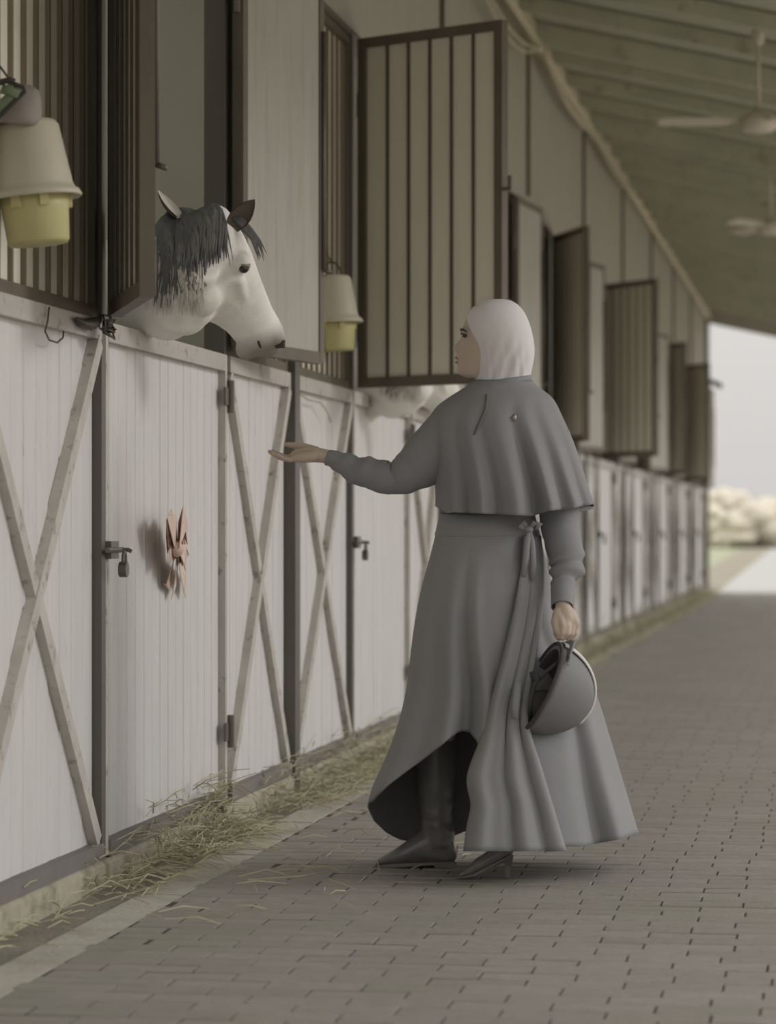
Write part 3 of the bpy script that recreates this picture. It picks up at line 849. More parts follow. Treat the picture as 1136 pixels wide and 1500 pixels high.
# open right hand, palm up
limb([(482, 669, .06), (462, 666, .06), (447, 666, .06), (434, 668, .062)], [0.020, 0.023, 0.024, 0.02], 14)
limb([(458, 666, .035), (442, 668, .03), (430, 668, .03)], [0.018, 0.016, 0.0125])
limb([(458, 668, .085), (443, 670, .092), (432, 671, .092)], [0.018, 0.0165, 0.0125])
for (w1, w2, y1, tip, r) in ((.030, .018, 668, (399, 660.5), .0088), (.050, .044, 669, (394.5, 661.5), .009), (.072, .070, 670.5, (397.5, 664), .0087), (.092, .096, 671.5, (407, 666), .0078)):
    x1 = 433
    mx_ = (x1 * 0.62 + tip[0] * 0.38, y1 + 2.2, w1 * .6 + w2 * .4)
    m2_ = (x1 * 0.3 + tip[0] * 0.7, (y1 + tip[1]) / 2 + 2.4, w1 * .3 + w2 * .7)
    limb([(x1 + 5, y1, w1), mx_, m2_, (tip[0], tip[1], w2)], [r * 1.15, r * 1.05, r * .95, r * .75], 10)
limb([(463, 662, .038), (446, 655, .022), (432, 652.5, .015), (419, 651, .012)], [0.017, 0.0125, 0.0105, 0.0075], 10)
# left hand closed on the helmet edge
limb([(823, 884, .31), (826, 896, .315), (829, 908, .32)], [0.021, 0.026, 0.028], 14)
limb([(834, 900, .315), (840, 912, .32)], [0.020, 0.018], 12)
for i, (x, ww) in enumerate(((843, .305), (838, .328), (831, .343), (824, .348))):
    limb([(x - 5, 903, ww - .012), (x, 917, ww + .002), (x - 1, 928, ww + .004), (x - 7, 935, ww - .004), (x - 11, 928, ww - .016)], [.0115, .0105, .0098, .009, .008], 10)
limb([(817, 896, .325), (812, 912, .34), (815, 925, .348), (821, 934, .348)], [.015, .012, .0105, .008], 10)

bme = remeshed(body, 'person', 0.0036, 5)
base = Q(700, 1275, 0.1); base.z = 0
for v in bme.vertices: v.co -= base
person = link('person', bme, M_skin); person.location = base; ORG[person] = base
tag(person, 'woman in grey cape and long skirt with white headscarf, reaching out to the horse', 'person')

def fold_noise(a, t, seed, n=9, amp=1.0):
    return amp * (math.sin(a * n + seed + 1.3 * t) + 0.5 * math.sin(a * (n * 1.9) + 2 * seed - t))

# eye, brow and lips
for sgn in (1, -1):
    wv = W0 + sgn * 0.034
    m = MB(); m.ball(Q(680.6, 491.8, wv), (0.0085, 0.0085, 0.0055), 10, 8); m.build('eye', M_eye, person, smooth=True)
    m = MB(); m.tube([Q(674.6, 484.5, W0 + sgn * .012), Q(674.8, 482.5, W0 + sgn * .024), Q(678.2, 482.5, W0 + sgn * .040), Q(683, 485.5, W0 + sgn * .05)], [.0022, .003, .003, .0015], 8); m.build('eyebrow', M_hair, person, smooth=True)
    m = MB(); m.tube([Q(675.2, 489.5, W0 + sgn * .022), Q(675.4, 488.3, W0 + sgn * .034), Q(679.5, 489.8, W0 + sgn * .045)], [.0015, .0022, .0015], 8); m.build('eyelash', M_hair, person, smooth=True)
m = MB()
for yv, xo in ((524.2, 667.0), (530.8, 667.6)):
    m.tube([Q(xo + 7.5, 527.5, W0 + .024), Q(xo + 2.4, yv + .4, W0 + .013), Q(xo + 0.2, yv, W0), Q(xo + 2.4, yv + .4, W0 - .013), Q(xo + 7.5, 527.5, W0 - .024)], [.001, .0035, .0042, .0035, .001], 8)
m.build('lips', M_lip, person, smooth=True)

# headscarf
hl = [(438, 724), (440, 713), (444, 702), (450, 692.5), (458, 686.5), (466, 683), (474, 681.8), (482, 682), (490, 683.5), (500, 686.5), (512, 690), (525, 692.5), (540, 694), (555, 695.5), (566, 698)]
hr = [(438, 738), (440, 747), (444, 755), (450, 762), (460, 769), (475, 775.5), (490, 779.5), (505, 782), (520, 782.5), (535, 780.5), (548, 778), (566, 775)]
hd = [(438, .02), (440, .036), (444, .052), (450, .066), (460, .08), (475, .088), (490, .091), (510, .089), (530, .082), (548, .074), (566, .07)]
rings = []
for i in range(66):
    yy = 438 + 128 * i / 65.0
    a_, b_ = sinterp(hl, yy), sinterp(hr, yy); d_ = sinterp(hd, yy)
    t = max(0, (yy - 480) / 86.0)
    ring = []
    for j in range(72):
        a = 2 * PI * j / 72
        f = 1 + 0.0
        x = (a_ + b_) / 2 + (b_ - a_) / 2 * math.copysign(abs(math.cos(a)) ** 0.92, math.cos(a))
        wv = d_ * math.copysign(abs(math.sin(a)) ** 0.92, math.sin(a))
        amp = 0.0035 * t
        dw = amp * math.sin(x * 0.33 + yy * 0.10 + 0.8 * math.sin(yy * .06)) + amp * 0.7 * math.sin(x * 0.62 - yy * 0.05)
        dw += -0.006 * t * math.exp(-((x - 744 + (yy - 530) * -0.12) / 3.5) ** 2)
        ring.append(Q(x, yy + (x - 735) * -0.17 * t * t, W0 + wv * (1 + (dw / max(d_, .02)) * (1 if math.sin(a) > 0 else -.3))))
    rings.append(ring)
m = MB(); m.loft(rings)
m.build('headscarf', M_hijab, person, smooth=True)

# cape: collar, shoulder cape and under layer
cl_ = [(556, 693), (562, 688), (570, 676), (580, 660), (592, 643), (605, 632), (620, 626), (645, 626), (680, 632), (715, 637), (748, 637)]
cr_ = [(556, 779), (562, 783), (570, 793), (580, 806), (592, 815), (605, 821), (620, 828), (645, 839), (680, 851), (715, 862), (738, 870)]
cdp = [(556, .075), (562, .082), (570, .10), (580, .125), (592, .145), (605, .158), (620, .168), (645, .18), (680, .195), (715, .21), (748, .22)]
hemc = [(637, 742), (650, 750), (700, 752), (780, 756), (800, 748), (830, 746), (872, 738)]
def cape_rings(nr, na, shrink=0.0, dy=0.0):
    rings = []
    for i in range(nr):
        t = i / (nr - 1.0)
        ring = []
        for j in range(na):
            a = 2 * PI * j / na
            xh = 754 + 118 * math.cos(a)
            hem = interp(hemc, xh) + dy if math.sin(a) > -0.1 else 742
            yy = 556 + (hem - 556) * t
            L_, R_ = sinterp(cl_, yy), sinterp(cr_, yy); d_ = sinterp(cdp, yy)
            cx_, a_ = (L_ + R_) / 2, (R_ - L_) / 2 * (1 - shrink)
            k = max(0, t - 0.12)
            amp = 0.055 * k
            # a few broad drapes, fixed in angle so that they run down from the collar
            fo = 0
            for (ac, wd, am) in ((0.30, .09, 1.2), (0.52, .06, -1.2), (0.74, .07, 1.4), (0.93, .05, -1.0), (1.12, .07, 1.6), (1.33, .06, -2.2), (1.55, .09, .9), (1.78, .05, -1.0), (1.98, .08, 1.2), (2.2, .06, -1.3), (2.45, .09, .9), (2.75, .08, -.8), (3.6, .3, .5), (4.4, .3, -.5), (5.3, .3, .5)):
                fo += am * math.exp(-((a - ac) / wd) ** 2)
            r = 1 + amp * fo * 2.6
            rc = 1 + amp * fo * 0.25
            x = cx_ + a_ * math.copysign(abs(math.cos(a)) ** 0.95, math.cos(a)) * rc
            wv = d_ * math.copysign(abs(math.sin(a)) ** 0.95, math.sin(a)) * r * (1 - shrink)
            ring.append(Q(x, yy, W0 + wv))
        rings.append(ring)
    return rings
m = MB(); m.loft(cape_rings(40, 120), cap=False)
cape = m.build('cape', M_suit, person, smooth=True)
sm = cape.modifiers.new('thickness', 'SOLIDIFY'); sm.thickness = 0.004; sm.offset = -1
m = MB(); rings = []
for (yl, yr, L_, R_, d_) in ((560, 549, 696, 778, .078), (568, 552, 696, 778.5, .080), (574, 558, 697, 778, .080), (578, 566, 694, 781, .083), (584, 574, 688, 786, .09)):
    rings.append([Q((L_ + R_) / 2 + (R_ - L_) / 2 * math.cos(a), (yl + yr) / 2 - (yl - yr) / 2 * math.cos(a), W0 + d_ * math.sin(a)) for a in [2*PI*j/64 for j in range(64)]])
m.loft(rings, cap=False)
co = m.build('collar', M_suit, person, smooth=True); sm = co.modifiers.new('thickness', 'SOLIDIFY'); sm.thickness = 0.005; sm.offset = -1
# under layer showing at the right hem
m = MB(); rr = []
for t in range(9):
    s = t / 8.0
    rr.append([Q(834 + 33 * s, 737, W0 + .02 - .05 * s), Q(836 + 34 * s, 753 - 8 * s, W0 + .03 - .06 * s)])
m.loft(rr, closed=False, cap=False); o = m.build('cape_under_layer', M_suit, person, smooth=True); sm = o.modifiers.new('thickness', 'SOLIDIFY'); sm.thickness = 0.004

# sleeves
def sleeve(pts, rad, name, seed, bands):
    N = 64; rings = []
    path = [Q(*p) for p in pts]
    L = len(pts) - 1
    nn = 22
    u = None
    for i in range(N + 1):
        t = i / N * L; k = min(int(t), L - 1); f = t - k
        def cr(A):
            p0, p1, p2, p3 = A[max(k-1, 0)], A[k], A[k+1], A[min(k+2, L)]
            return 0.5 * ((2*p1) + (p2-p0)*f + (2*p0-5*p1+4*p2-p3)*f*f + (3*p1-p0-3*p2+p3)*f**3)
        p = cr(path); r = cr(rad)
        d = (cr(path) - path[k]).normalized() if f > 0.4 else (path[k+1] - path[max(k-1, 0)]).normalized()
        d = (path[k+1] - path[k]).normalized() if u is None else d
        if u is None: u = V((0, 0, 1)) - d * d.z; u = u.normalized() if u.length > .1 else V((1, 0, 0))
        u = (u - d * u.dot(d)).normalized(); b = d.cross(u)
        ring = []
        for j in range(nn):
            a = 2 * PI * j / nn
            g = 0
            for (c0, wd, am, tw) in bands:
                g += am * math.exp(-(((i / N) + tw * math.cos(a + seed) - c0) / wd) ** 2)
            rr_ = r * (1 + g)
            ring.append(p + u * (rr_ * math.cos(a)) + b * (rr_ * math.sin(a)))
        rings.append(ring)
    m = MB(); m.loft(rings, cap=False)
    o = m.build(name, M_suit, person, smooth=True); sm = o.modifiers.new('thickness', 'SOLIDIFY'); sm.thickness = 0.003; sm.offset = -1
    return o
sleeve([(668, 632, .12), (645, 655, .115), (618, 678, .11), (596, 694, .105), (577, 702, .10), (553, 696, .09), (530, 691, .08), (508, 682, .07), (492, 674, .064), (479, 670, .06)],
       [.088, .084, .075, .060, .049, .047, .043, .036, .028, .0235], 'sleeve', 0.4,
       [(0.44, .02, -.10, .02), (.52, .03, .05, .02), (.60, .02, -.05, .03), (.68, .025, .13, .05), (.76, .02, -.12, .05), (.84, .02, .08, .05), (.9, .02, -.08, .04), (.30, .03, -.05, .03)])
sleeve([(800, 640, .12), (813, 690, .125), (818, 740, .135), (820, 770, .15), (824, 795, .18), (829, 815, .205), (830, 832, .225), (825, 848, .25), (823, 862, .27), (823, 878, .295), (823, 889, .31)],
       [.07, .066, .060, .057, .054, .050, .046, .036, .033, .032, .032], 'sleeve', 1.2,
       [(.52, .02, .10, .04), (.58, .016, -.16, .05), (.64, .02, .22, .04), (.70, .014, -.18, .03), (.76, .016, .04, .02), (.36, .03, -.05, .03)])

# skirt --------------------------------------------------------------------
sl = [(752, 645), (770, 641), (785, 637), (820, 628), (860, 617), (900, 609), (940, 603), (1000, 596), (1040, 588), (1080, 576), (1120, 560), (1150, 546), (1180, 538), (1240, 530)]
sr = [(752, 782), (770, 787), (785, 791), (820, 799), (860, 808), (900, 818), (940, 834), (980, 854), (1020, 874), (1080, 893), (1140, 911), (1200, 929), (1240, 941)]
sdp = [(752, .112), (785, .125), (830, .15), (900, .18), (1000, .225), (1100, .275), (1240, .33)]
hemN = [(530, 1178), (540, 1172), (560, 1147), (585, 1122), (610, 1102), (635, 1084), (655, 1071), (672, 1072), (690, 1086), (700, 1100), (712, 1180), (722, 1236), (800, 1240), (850, 1240), (900, 1231), (940, 1221)]
hemF = [(530, 1178), (545, 1202), (565, 1219), (585, 1229), (610, 1234), (650, 1230), (690, 1214), (800, 1212), (900, 1220), (940, 1221)]
NA = 160
rings = []
for i in range(64):
    t = i / 63.0
    ring = []
    for j in range(NA):
        a = 2 * PI * j / NA
        c_, s_ = math.cos(a), math.sin(a)
        xh = 735.5 + 203 * c_
        hm = interp(hemN, xh) if s_ >= 0 else interp(hemF, xh)
        yy = 752 + (hm - 752) * t
        L_, R_ = sinterp(sl, yy), sinterp(sr, yy); d_ = sinterp(sdp, yy)
        k = max(0.0, (yy - 800) / 440.0)
        fo = 0
        for (ac, wd, am) in ((.25, .12, -.5), (.55, .10, .8), (.8, .09, -.9), (1.72, .075, 1.0), (1.92, .07, -1.6), (2.12, .10, 1.0), (2.4, .12, -.6), (2.75, .14, .7), (4.0, .25, .6), (4.7, .2, -.5), (5.4, .25, .6)):
            fo += am * math.exp(-((a - ac) / wd) ** 2)
        x = (L_ + R_) / 2 + (R_ - L_) / 2 * c_ * (1 + .02 * fo * k)
        wv = d_ * s_ * (1 + .24 * fo * k)
        ring.append(Q(x, yy, W0 + wv))
    rings.append(ring)
m = MB(); m.loft(rings, cap=False)
skirt = m.build('skirt', M_suit2, person, smooth=True)
skirt.data.materials.append(M_lining)
sm = skirt.modifiers.new('thickness', 'SOLIDIFY'); sm.thickness = 0.005; sm.offset = -1; sm.material_offset = 1; sm.material_offset_rim = 0
# wrap panel over the near side
fl_ = [(785, 766), (840, 762), (900, 752), (960, 738), (1020, 722), (1060, 712), (1090, 702), (1115, 692), (1140, 685), (1160, 687), (1180, 691), (1210, 685), (1247, 680)]
fr_ = [(785, 790), (840, 794), (900, 792), (960, 784), (1000, 777), (1050, 772), (1080, 777), (1120, 790), (1180, 808), (1247, 828)]
rr = []
for i in range(56):
    yy = 785 + 462 * i / 55.0
    k = (yy - 785) / 462.0
    row_ = []
    for j in range(33):
        s = j / 32.0
        x = sinterp(fl_, yy) * (1 - s) + sinterp(fr_, yy) * s
        d_ = sinterp(sdp, yy)
        L_, R_ = sinterp(sl, yy), sinterp(sr, yy)
        c_ = max(-1, min(1, (x - (L_ + R_) / 2) / ((R_ - L_) / 2)))
        wv = d_ * math.sqrt(max(0.0, 1 - c_ * c_))
        pleat = .015 * k * (math.exp(-((s - .16) / .08) ** 2) - 1.3 * math.exp(-((s - .48) / .05) ** 2) + .9 * math.exp(-((s - .62) / .07) ** 2) - 1.2 * math.exp(-((s - .80) / .05) ** 2) + 1.0 * math.exp(-((s - .95) / .07) ** 2))
        edge = -.03 * k * math.exp(-(s / .05) ** 2)
        row_.append(Q(x, yy, W0 + wv + .014 + .05 * k + pleat + edge))
    rr.append(row_)
m = MB(); m.loft(rr, closed=False, cap=False)
o = m.build('skirt_panel', M_suit2, person, smooth=True); sm = o.modifiers.new('thickness', 'SOLIDIFY'); sm.thickness = 0.005; sm.offset = 1
# waistband, tie and pocket tab
m = MB(); rings = []
for yy, e in ((752, 2), (753, 4), (768, 4.5), (783, 4), (784, 2)):
    L_, R_ = sinterp(sl, yy) - .5 - e * .2, sinterp(sr, yy) + .5; d_ = sinterp(sdp, yy) + e * .0012
    rings.append([Q((L_ + R_) / 2 + (R_ - L_) / 2 * math.cos(a), yy + 2 * math.sin(a), W0 + d_ * math.sin(a)) for a in [2*PI*j/64 for j in range(64)]])
m.loft(rings, cap=False).build('waistband', M_suit2, person, smooth=True)
kw = W0 + .135
m = MB()
m.ball(Q(774, 775, kw), (.014, .014, .012), 10, 8)
for pts, rd in (([(774, 775, kw), (782, 766, kw + .01), (790, 768, kw + .005), (784, 776, kw)], [.005, .009, .010, .005]),
                ([(774, 775, kw), (766, 764, kw + .01), (761, 770, kw + .01), (772, 776, kw)], [.005, .008, .009, .005]),
                ([(774, 777, kw), (772, 792, kw + .012), (770, 815, kw + .015), (766, 845, kw + .02)], [.006, .009, .009, .007]),
                ([(775, 777, kw), (779, 795, kw + .008), (781, 825, kw + .012), (780, 850, kw + .016)], [.006, .008, .009, .007])):
    m.tube([Q(*p) for p in pts], rd, 8, flat=.5, up=V((SI, -CO, 0)))
m.build('waist_tie', M_suit2, person, smooth=True)
m = MB(); m.tube([Q(758, 1000, W0 + .30), Q(755, 1030, W0 + .315), Q(754, 1052, W0 + .325)], [.010, .012, .008], 8, flat=.5, up=V((SI, -CO, 0))); m.build('tab', M_suit2, person, smooth=True)
# brooch and neck placket, placed on the cape
dg = bpy.context.evaluated_depsgraph_get()
cbv = BVHTree.FromPolygons([v.co + base for v in cape.data.vertices], [tuple(p.vertices) for p in cape.data.polygons])
def on_surface(bv, px, py, lift=0.004):
    d = (P(px, py, 10) - CAM).normalized()
    h = bv.ray_cast(CAM, d)
    return h[0] - d * lift if h[0] is not None else None
q = on_surface(cbv, 753, 612, .004)
if q: MB().ball(q, (.007, .005, .010), 10, 8).build('brooch', M_pin, person, smooth=True)
pts = [on_surface(cbv, x, y, .003) for x, y in ((713, 578), (713, 588), (711, 600), (706, 612), (700, 625), (694, 637))]
pts = [p for p in pts if p]
if len(pts) > 2: MB().tube(pts, [.004] * (len(pts) - 1) + [.002], 6).build('neck_placket', M_lining, person, smooth=True)

# boots
def boot(stations, shaft, wv, name, sole, heel):
    m = MB(); rings = []
    for (cx, cy, hh, hw) in stations:
        rings.append([Q(cx, cy - hh * math.sin(a), wv + hw * math.cos(a)) for a in [2*PI*j/24 for j in range(24)]])
    m.loft(rings)
    m.tube([Q(x, y, wv + (0 if len(s_) == 0 else s_[0])) for x, y, _, *s_ in shaft], [r for _, _, r, *s_ in shaft], 24)
    me = remeshed(m, name, 0.005, 4)
    for v in me.vertices:
        co = v.co
        k = noise.noise(co * 18) * .004 + noise.noise(V((co.x * 14, co.y * 14, co.z * 42))) * .006
        v.co = co - base + (co - Q(640, 1200, wv)).normalized() * k * 0.6
    o = link(name, me, M_boot, person)
    m = MB(); m.loft([[Q(x, y0, wv - hw), Q(x, y1, wv - hw), Q(x, y1, wv + hw), Q(x, y0, wv + hw)] for x, y0, y1, hw in sole]); s1 = m.build('sole', M_sole, o)
    m = MB(); m.loft([[Q(x0, y, wv - hw), Q(x1, y, wv - hw), Q(x1, y, wv + hw), Q(x0, y, wv + hw)] for x0, x1, y, hw in heel]); m.build('heel', M_boot, o)
    return o
boot([(669, 1252, 4, .012), (664, 1246, 18, .030), (652, 1240, 27, .036), (634, 1237, 30, .039), (612, 1243, 24, .042), (588, 1252, 15, .044), (565, 1259, 9, .038), (551, 1264, 5, .024)],
     [(637, 1060, .060), (637, 1100, .061), (638, 1150, .056), (639, 1190, .049), (641, 1215, .048), (643, 1240, .046)], -0.03, 'boot',
     [(667, 1262, 1264, .03), (640, 1263, 1266, .036), (610, 1264, 1269, .042), (580, 1265, 1271, .044), (555, 1267, 1271.5, .03), (546, 1269, 1271.5, .012)],
     [(634, 668, 1263, .033), (637, 667, 1271, .031)])
boot([(752, 1246, 4, .01), (746, 1246, 11, .024), (732, 1250, 15, .031), (714, 1259, 15, .036), (696, 1270, 11, .038), (681, 1279, 6.5, .03), (671, 1284, 3, .016)],
     [(736, 1120, .055), (738, 1180, .048), (739, 1215, .042), (739, 1240, .036)], 0.27, 'boot',
     [(748, 1252, 1255, .024), (730, 1261, 1265, .028), (712, 1270, 1275, .034), (695, 1279, 1284, .037), (680, 1283.5, 1286.5, .03), (668, 1285, 1287, .014)],
     [(736, 752, 1252, .022), (740, 749, 1268, .009), (740, 746, 1287, .006)])

# ------------------------------------------------------------------ helmet in her hand
hc = Q(797, 1006, 0.36)
helm = thing('riding_helmet', 'dark grey riding helmet hanging from the woman\'s hand', 'helmet', hc)
rx = V((CO, SI, 0)); up = V((0, 0, 1)); tw = V((SI, -CO, 0))       # right, up, towards the camera
axL = (rx * (-54) + up * (-120)).normalized()                       # along the opening, downwards
axN = (rx * 120 + up * (-54)).normalized()                          # out of the crown
tilt = Matrix.Rotation(math.radians(-14), 3, axL)
axN = (tilt @ axN).normalized(); axB = axL.cross(axN).normalized()
def HP(l, n_, b): return hc + axL * l + axN * n_ + axB * b
m = MB(); rings = []
for i in range(15):
    t = i / 14.0 * PI / 2 * 0.985
    r = math.cos(t); h = math.sin(t)
    rings.append([HP(.132 * r * math.cos(a) * (1 + .04 * math.cos(a)), .148 * h - .012 * (1 - h), .103 * r * math.sin(a)) for a in [2*PI*j/40 for j in range(40)]])
m.loft(rings[::-1], cap=False)
m.f.append(tuple(range(0, 40)))
sh = m.build('shell', M_helm, helm, smooth=True); sh.data.materials.append(M_pad)
sm = sh.modifiers.new('thickness', 'SOLIDIFY'); sm.thickness = 0.016; sm.offset = -1; sm.material_offset = 1
m = MB(); m.tube([HP(.133 * math.cos(a) * (1 + .04 * math.cos(a)), -.012, .103 * math.sin(a)) for a in [2*PI*j/40 for j in range(41)]], .006, 8); m.build('rim', M_pad, helm, smooth=True)
# peak: the curved brim that she holds, at the upper end of the opening
m = MB(); rr = []
for i in range(7):
    t = i / 6.0
    rr.append([HP(-.118 - .034 * t * math.cos(s * 1.05) + .035 * (abs(s) ** 2) * (1 - .2 * t), .004 + .02 * t * (1 - abs(s)) + .03 * (1 - t) * 0, .095 * s * (1 - .25 * t)) for s in [(-1 + 2 * j / 16.0) for j in range(17)]])
m.loft(rr, closed=False, cap=False); o = m.build('peak', M_helm, helm, smooth=True); sm = o.modifiers.new('thickness', 'SOLIDIFY'); sm.thickness = .006
# pale band that runs over the crown
m = MB(); rr = []
for i in range(25):
    a = -PI * .5 * .99 + 0.05 + (PI * 0.62) * i / 24.0        # over the top of the crown, from the peak towards the back
    l, n_ = .1345 * math.sin(a) * 1.012, .150 * math.cos(a) * 1.012 - .012 * (1 - math.cos(a))
    wd = .030
    sc_ = math.sqrt(1 - (wd / .103) ** 2)
    rr.append([HP(l * sc_, n_ * sc_, -wd), HP(l * 1.005, n_ * 1.005, -wd * .5), HP(l * 1.012, n_ * 1.012, 0), HP(l * 1.005, n_ * 1.005, wd * .5), HP(l * sc_, n_ * sc_, wd)])
m.loft(rr, closed=False, cap=False); o = m.build('crown_band', M_trim, helm, smooth=True); sm = o.modifiers.new('thickness', 'SOLIDIFY'); sm.thickness = .004
# harness
m = MB(); m.tube([HP(.10, -.01, .03), HP(.05, -.035, .045), HP(0, -.042, .04), HP(-.04, -.03, .05), HP(-.08, -.012, .06)], .006, 8, flat=.4, up=axB)
m.tube([HP(-.02, -.032, .05), HP(-.035, -.05, .045), HP(-.02, -.062, .03), HP(.0, -.045, .03)], .006, 8, flat=.5, up=axB)
m.build('chin_strap', M_pad, helm, smooth=True)
m = MB(); m.ball(HP(.055, .02, 0), (.05, .05, .05), 14, 10); m.build('liner', M_pad, helm, smooth=True)

# ------------------------------------------------------------------ the horses
M_coat = mat('grey_coat', (240, 238, 232), 0.75, 0.04, 6, (1, 1, 1), 0.1, 120, (220, 216, 206), (0.5, 0.72), 4)
M_mane = mat('dark_mane', (116, 116, 116), 0.7, 0.2, 10, (6, 6, 1))
M_mane2 = mat('pale_mane', (214, 210, 202), 0.7, 0.12, 10, (6, 6, 1))
M_muz = mat('muzzle_grey', (160, 154, 144), 0.7, 0.08, 12)
M_ear = mat('ear_dark', (104, 96, 86), 0.8, 0.1, 20)
M_nos = mat('nostril_dark', (70, 64, 60), 0.6, 0.05, 20)

A_ = P(338, 308, 8.74); B_ = P(420, 489, 9.06)
e1 = (B_ - A_).normalized(); HL = (B_ - A_).length
tw3 = (V((SI, -CO, 0)) + V((CO, SI, 0)) * 0.12).normalized()
e3 = (tw3 - e1 * tw3.dot(e1)).normalized()
e2 = e1.cross(e3); 
if e2.dot(V((CO, SI, 0))) < 0: e2 = -e2
hs = [(-.07, .11, .040, .03), (-.02, .17, .068, .008), (.08, .23, .088, .0), (.2, .265, .100, -.004), (.32, .282, .096, -.004), (.44, .268, .084, .0), (.55, .225, .070, .004), (.66, .18, .060, .006),
      (.76, .155, .056, .008), (.86, .148, .057, .004), (.94, .142, .057, .002), (1.0, .12, .050, .008), (1.05, .075, .036, .026)]
hb = MB(); rings = []
for (s, d, wd, dr) in hs:
    ring = []
    for j in range(28):
        a = 2 * PI * j / 28
        cc, ss = math.cos(a), math.sin(a)
        y_ = d / 2 * math.copysign(abs(cc) ** .85, cc)
        taper = 1 - .25 * max(0, -cc) if s > .4 else 1 - .12 * max(0, -cc)
        ring.append(A_ + e1 * (s * HL + (0.03 if False else 0)) + e2 * (y_ - d / 2 - dr) + e3 * (wd * taper * math.copysign(abs(ss) ** .9, ss)))
    rings.append(ring)
hb.loft(rings)
def HD(s, down, side): return A_ + e1 * (s * HL) - e2 * down + e3 * side
for sg in (1, -1):
    hb.ball(HD(.24, .045, sg * .088), .034, 12, 8)                    # brow over the eye
    hb.tube([HD(.33, .075, sg * .088), HD(.5, .08, sg * .066), HD(.62, .08, sg * .05)], [.02, .014, .006], 8)   # cheek ridge
    hb.ball(HD(.93, .035, sg * .04), .026, 12, 8)                     # nostril flare
    hb.ball(HD(.34, .19, sg * .062), .066, 12, 8)                     # jowl
hb.ball(HD(.95, .13, 0), .036, 12, 8)                                # chin
hb.ball(HD(1.0, .07, 0), .036, 12, 8)
for (x_, y_, z_, r_) in ((270, 454, 8.86, .078), (245, 458, 8.90, .085), (284, 446, 8.84, .07)):   # throat
    hb.ball(P(x_, y_, z_), r_, 12, 8)
# neck, trunk and legs inside the stall
nk = [(V((-1.35, 10.0, 1.30)), .40, .24), (V((-.85, 9.52, 1.44)), .36, .19), (V((-.5, 9.2, 1.55)), .29, .15), (V((-.22, 8.95, 1.66)), .215, .125), (V((-.04, 8.80, 1.72)), .155, .118), (V((.08, 8.67, 1.718)), .160, .108), (HD(.10, .12, 0) + V((-.02, -.02, 0.0)), .15, .09)]
rings = []
for i, (c, hv, hh) in enumerate(nk):
    d = (nk[min(i+1, len(nk)-1)][0] - nk[max(i-1, 0)][0]).normalized()
    sd_ = d.cross(V((0, 0, 1))).normalized(); u = V((0, 0, 1)) if 1 < i < 5 else sd_.cross(d).normalized()
    rings.append([c + u * (hv * math.cos(a)) + sd_ * (hh * math.sin(a)) for a in [2*PI*j/24 for j in range(24)]])
hb.loft(rings)
hb.tube([(-1.2, 9.9, 1.2), (-1.7, 10.2, 1.22), (-2.3, 10.4, 1.22), (-2.9, 10.5, 1.25), (-3.2, 10.55, 1.25)], [.30, .36, .38, .36, .2], 20)
for (x, y_) in ((-1.3, 9.75), (-1.15, 10.15), (-3.0, 10.35), (-2.9, 10.7)):
    hb.tube([(x, y_, 1.0), (x + .03, y_, .75), (x + .02, y_, .5), (x, y_, .25), (x + .02, y_, .1), (x + .05, y_, -0.005)], [.14, .09, .055, .042, .045, .06], 12)
hme = remeshed(hb, 'horse', 0.009, 5)
hbase = V((-1.6, 10.1, -0.01))
for v in hme.vertices: v.co -= hbase
horse = link('horse', hme, M_coat); horse.location = hbase; ORG[horse] = hbase
tag(horse, 'grey horse with dark mane looking out over the near stall door', 'horse', 'horses in the stalls')
# darker skin round the muzzle: part of the coat's own colouring, kept per vertex
mz = hme.attributes.new('muzzle', 'FLOAT', 'POINT')
vals = []
for v in hme.vertices:
    c = v.co + hbase
    s = (c - A_).dot(e1) / HL
    k = min(1.0, max(0.0, (s - .80 + .06 * noise.noise(c * 9)) / .16)) if (c - A_).length < .9 else 0.0
    vals.append(k)
mz.data.foreach_set('value', vals)
t = M_coat.node_tree; bs = t.nodes['Principled BSDF']; src = bs.inputs['Base Color'].links[0].from_socket
at_ = t.nodes.new('ShaderNodeAttribute'); at_.attribute_name = 'muzzle'
mxn = t.nodes.new('ShaderNodeMix'); mxn.data_type = 'RGBA'; mxn.inputs[7].default_value = (lin(150), lin(145), lin(136), 1)
t.links.new(at_.outputs['Fac'], mxn.inputs['Factor']); t.links.new(src, mxn.inputs[6]); t.links.new(mxn.outputs[2], bs.inputs['Base Color'])
hbv = BVHTree.FromPolygons([v.co + hbase for v in hme.vertices], [tuple(p.vertices) for p in hme.polygons])
for sg in (1, -1):
    m = MB(); m.ball(HD(.25, .05, sg * .110), .0165, 12, 8); m.build('eye', M_eye, horse, smooth=True)
    m = MB(); m.tube([HD(.215, .054, sg * .116), HD(.24, .034, sg * .119), HD(.275, .043, sg * .114)], [.003, .006, .003], 8); m.build('eyelid', M_muz, horse, smooth=True)
    m = MB(); m.tube([HD(.94, .025, sg * .058), HD(.965, .035, sg * .064), HD(.955, .055, sg * .06)], [.006, .010, .005], 8); m.build('nostril', M_nos, horse, smooth=True)
    m = MB(); m.tube([HD(1.02, .085, sg * .012), HD(.98, .093, sg * .036), HD(.9, .096, sg * .052), HD(.86, .094, sg * .052)], .004, 6); m.build('mouth_line', M_nos, horse, smooth=True)
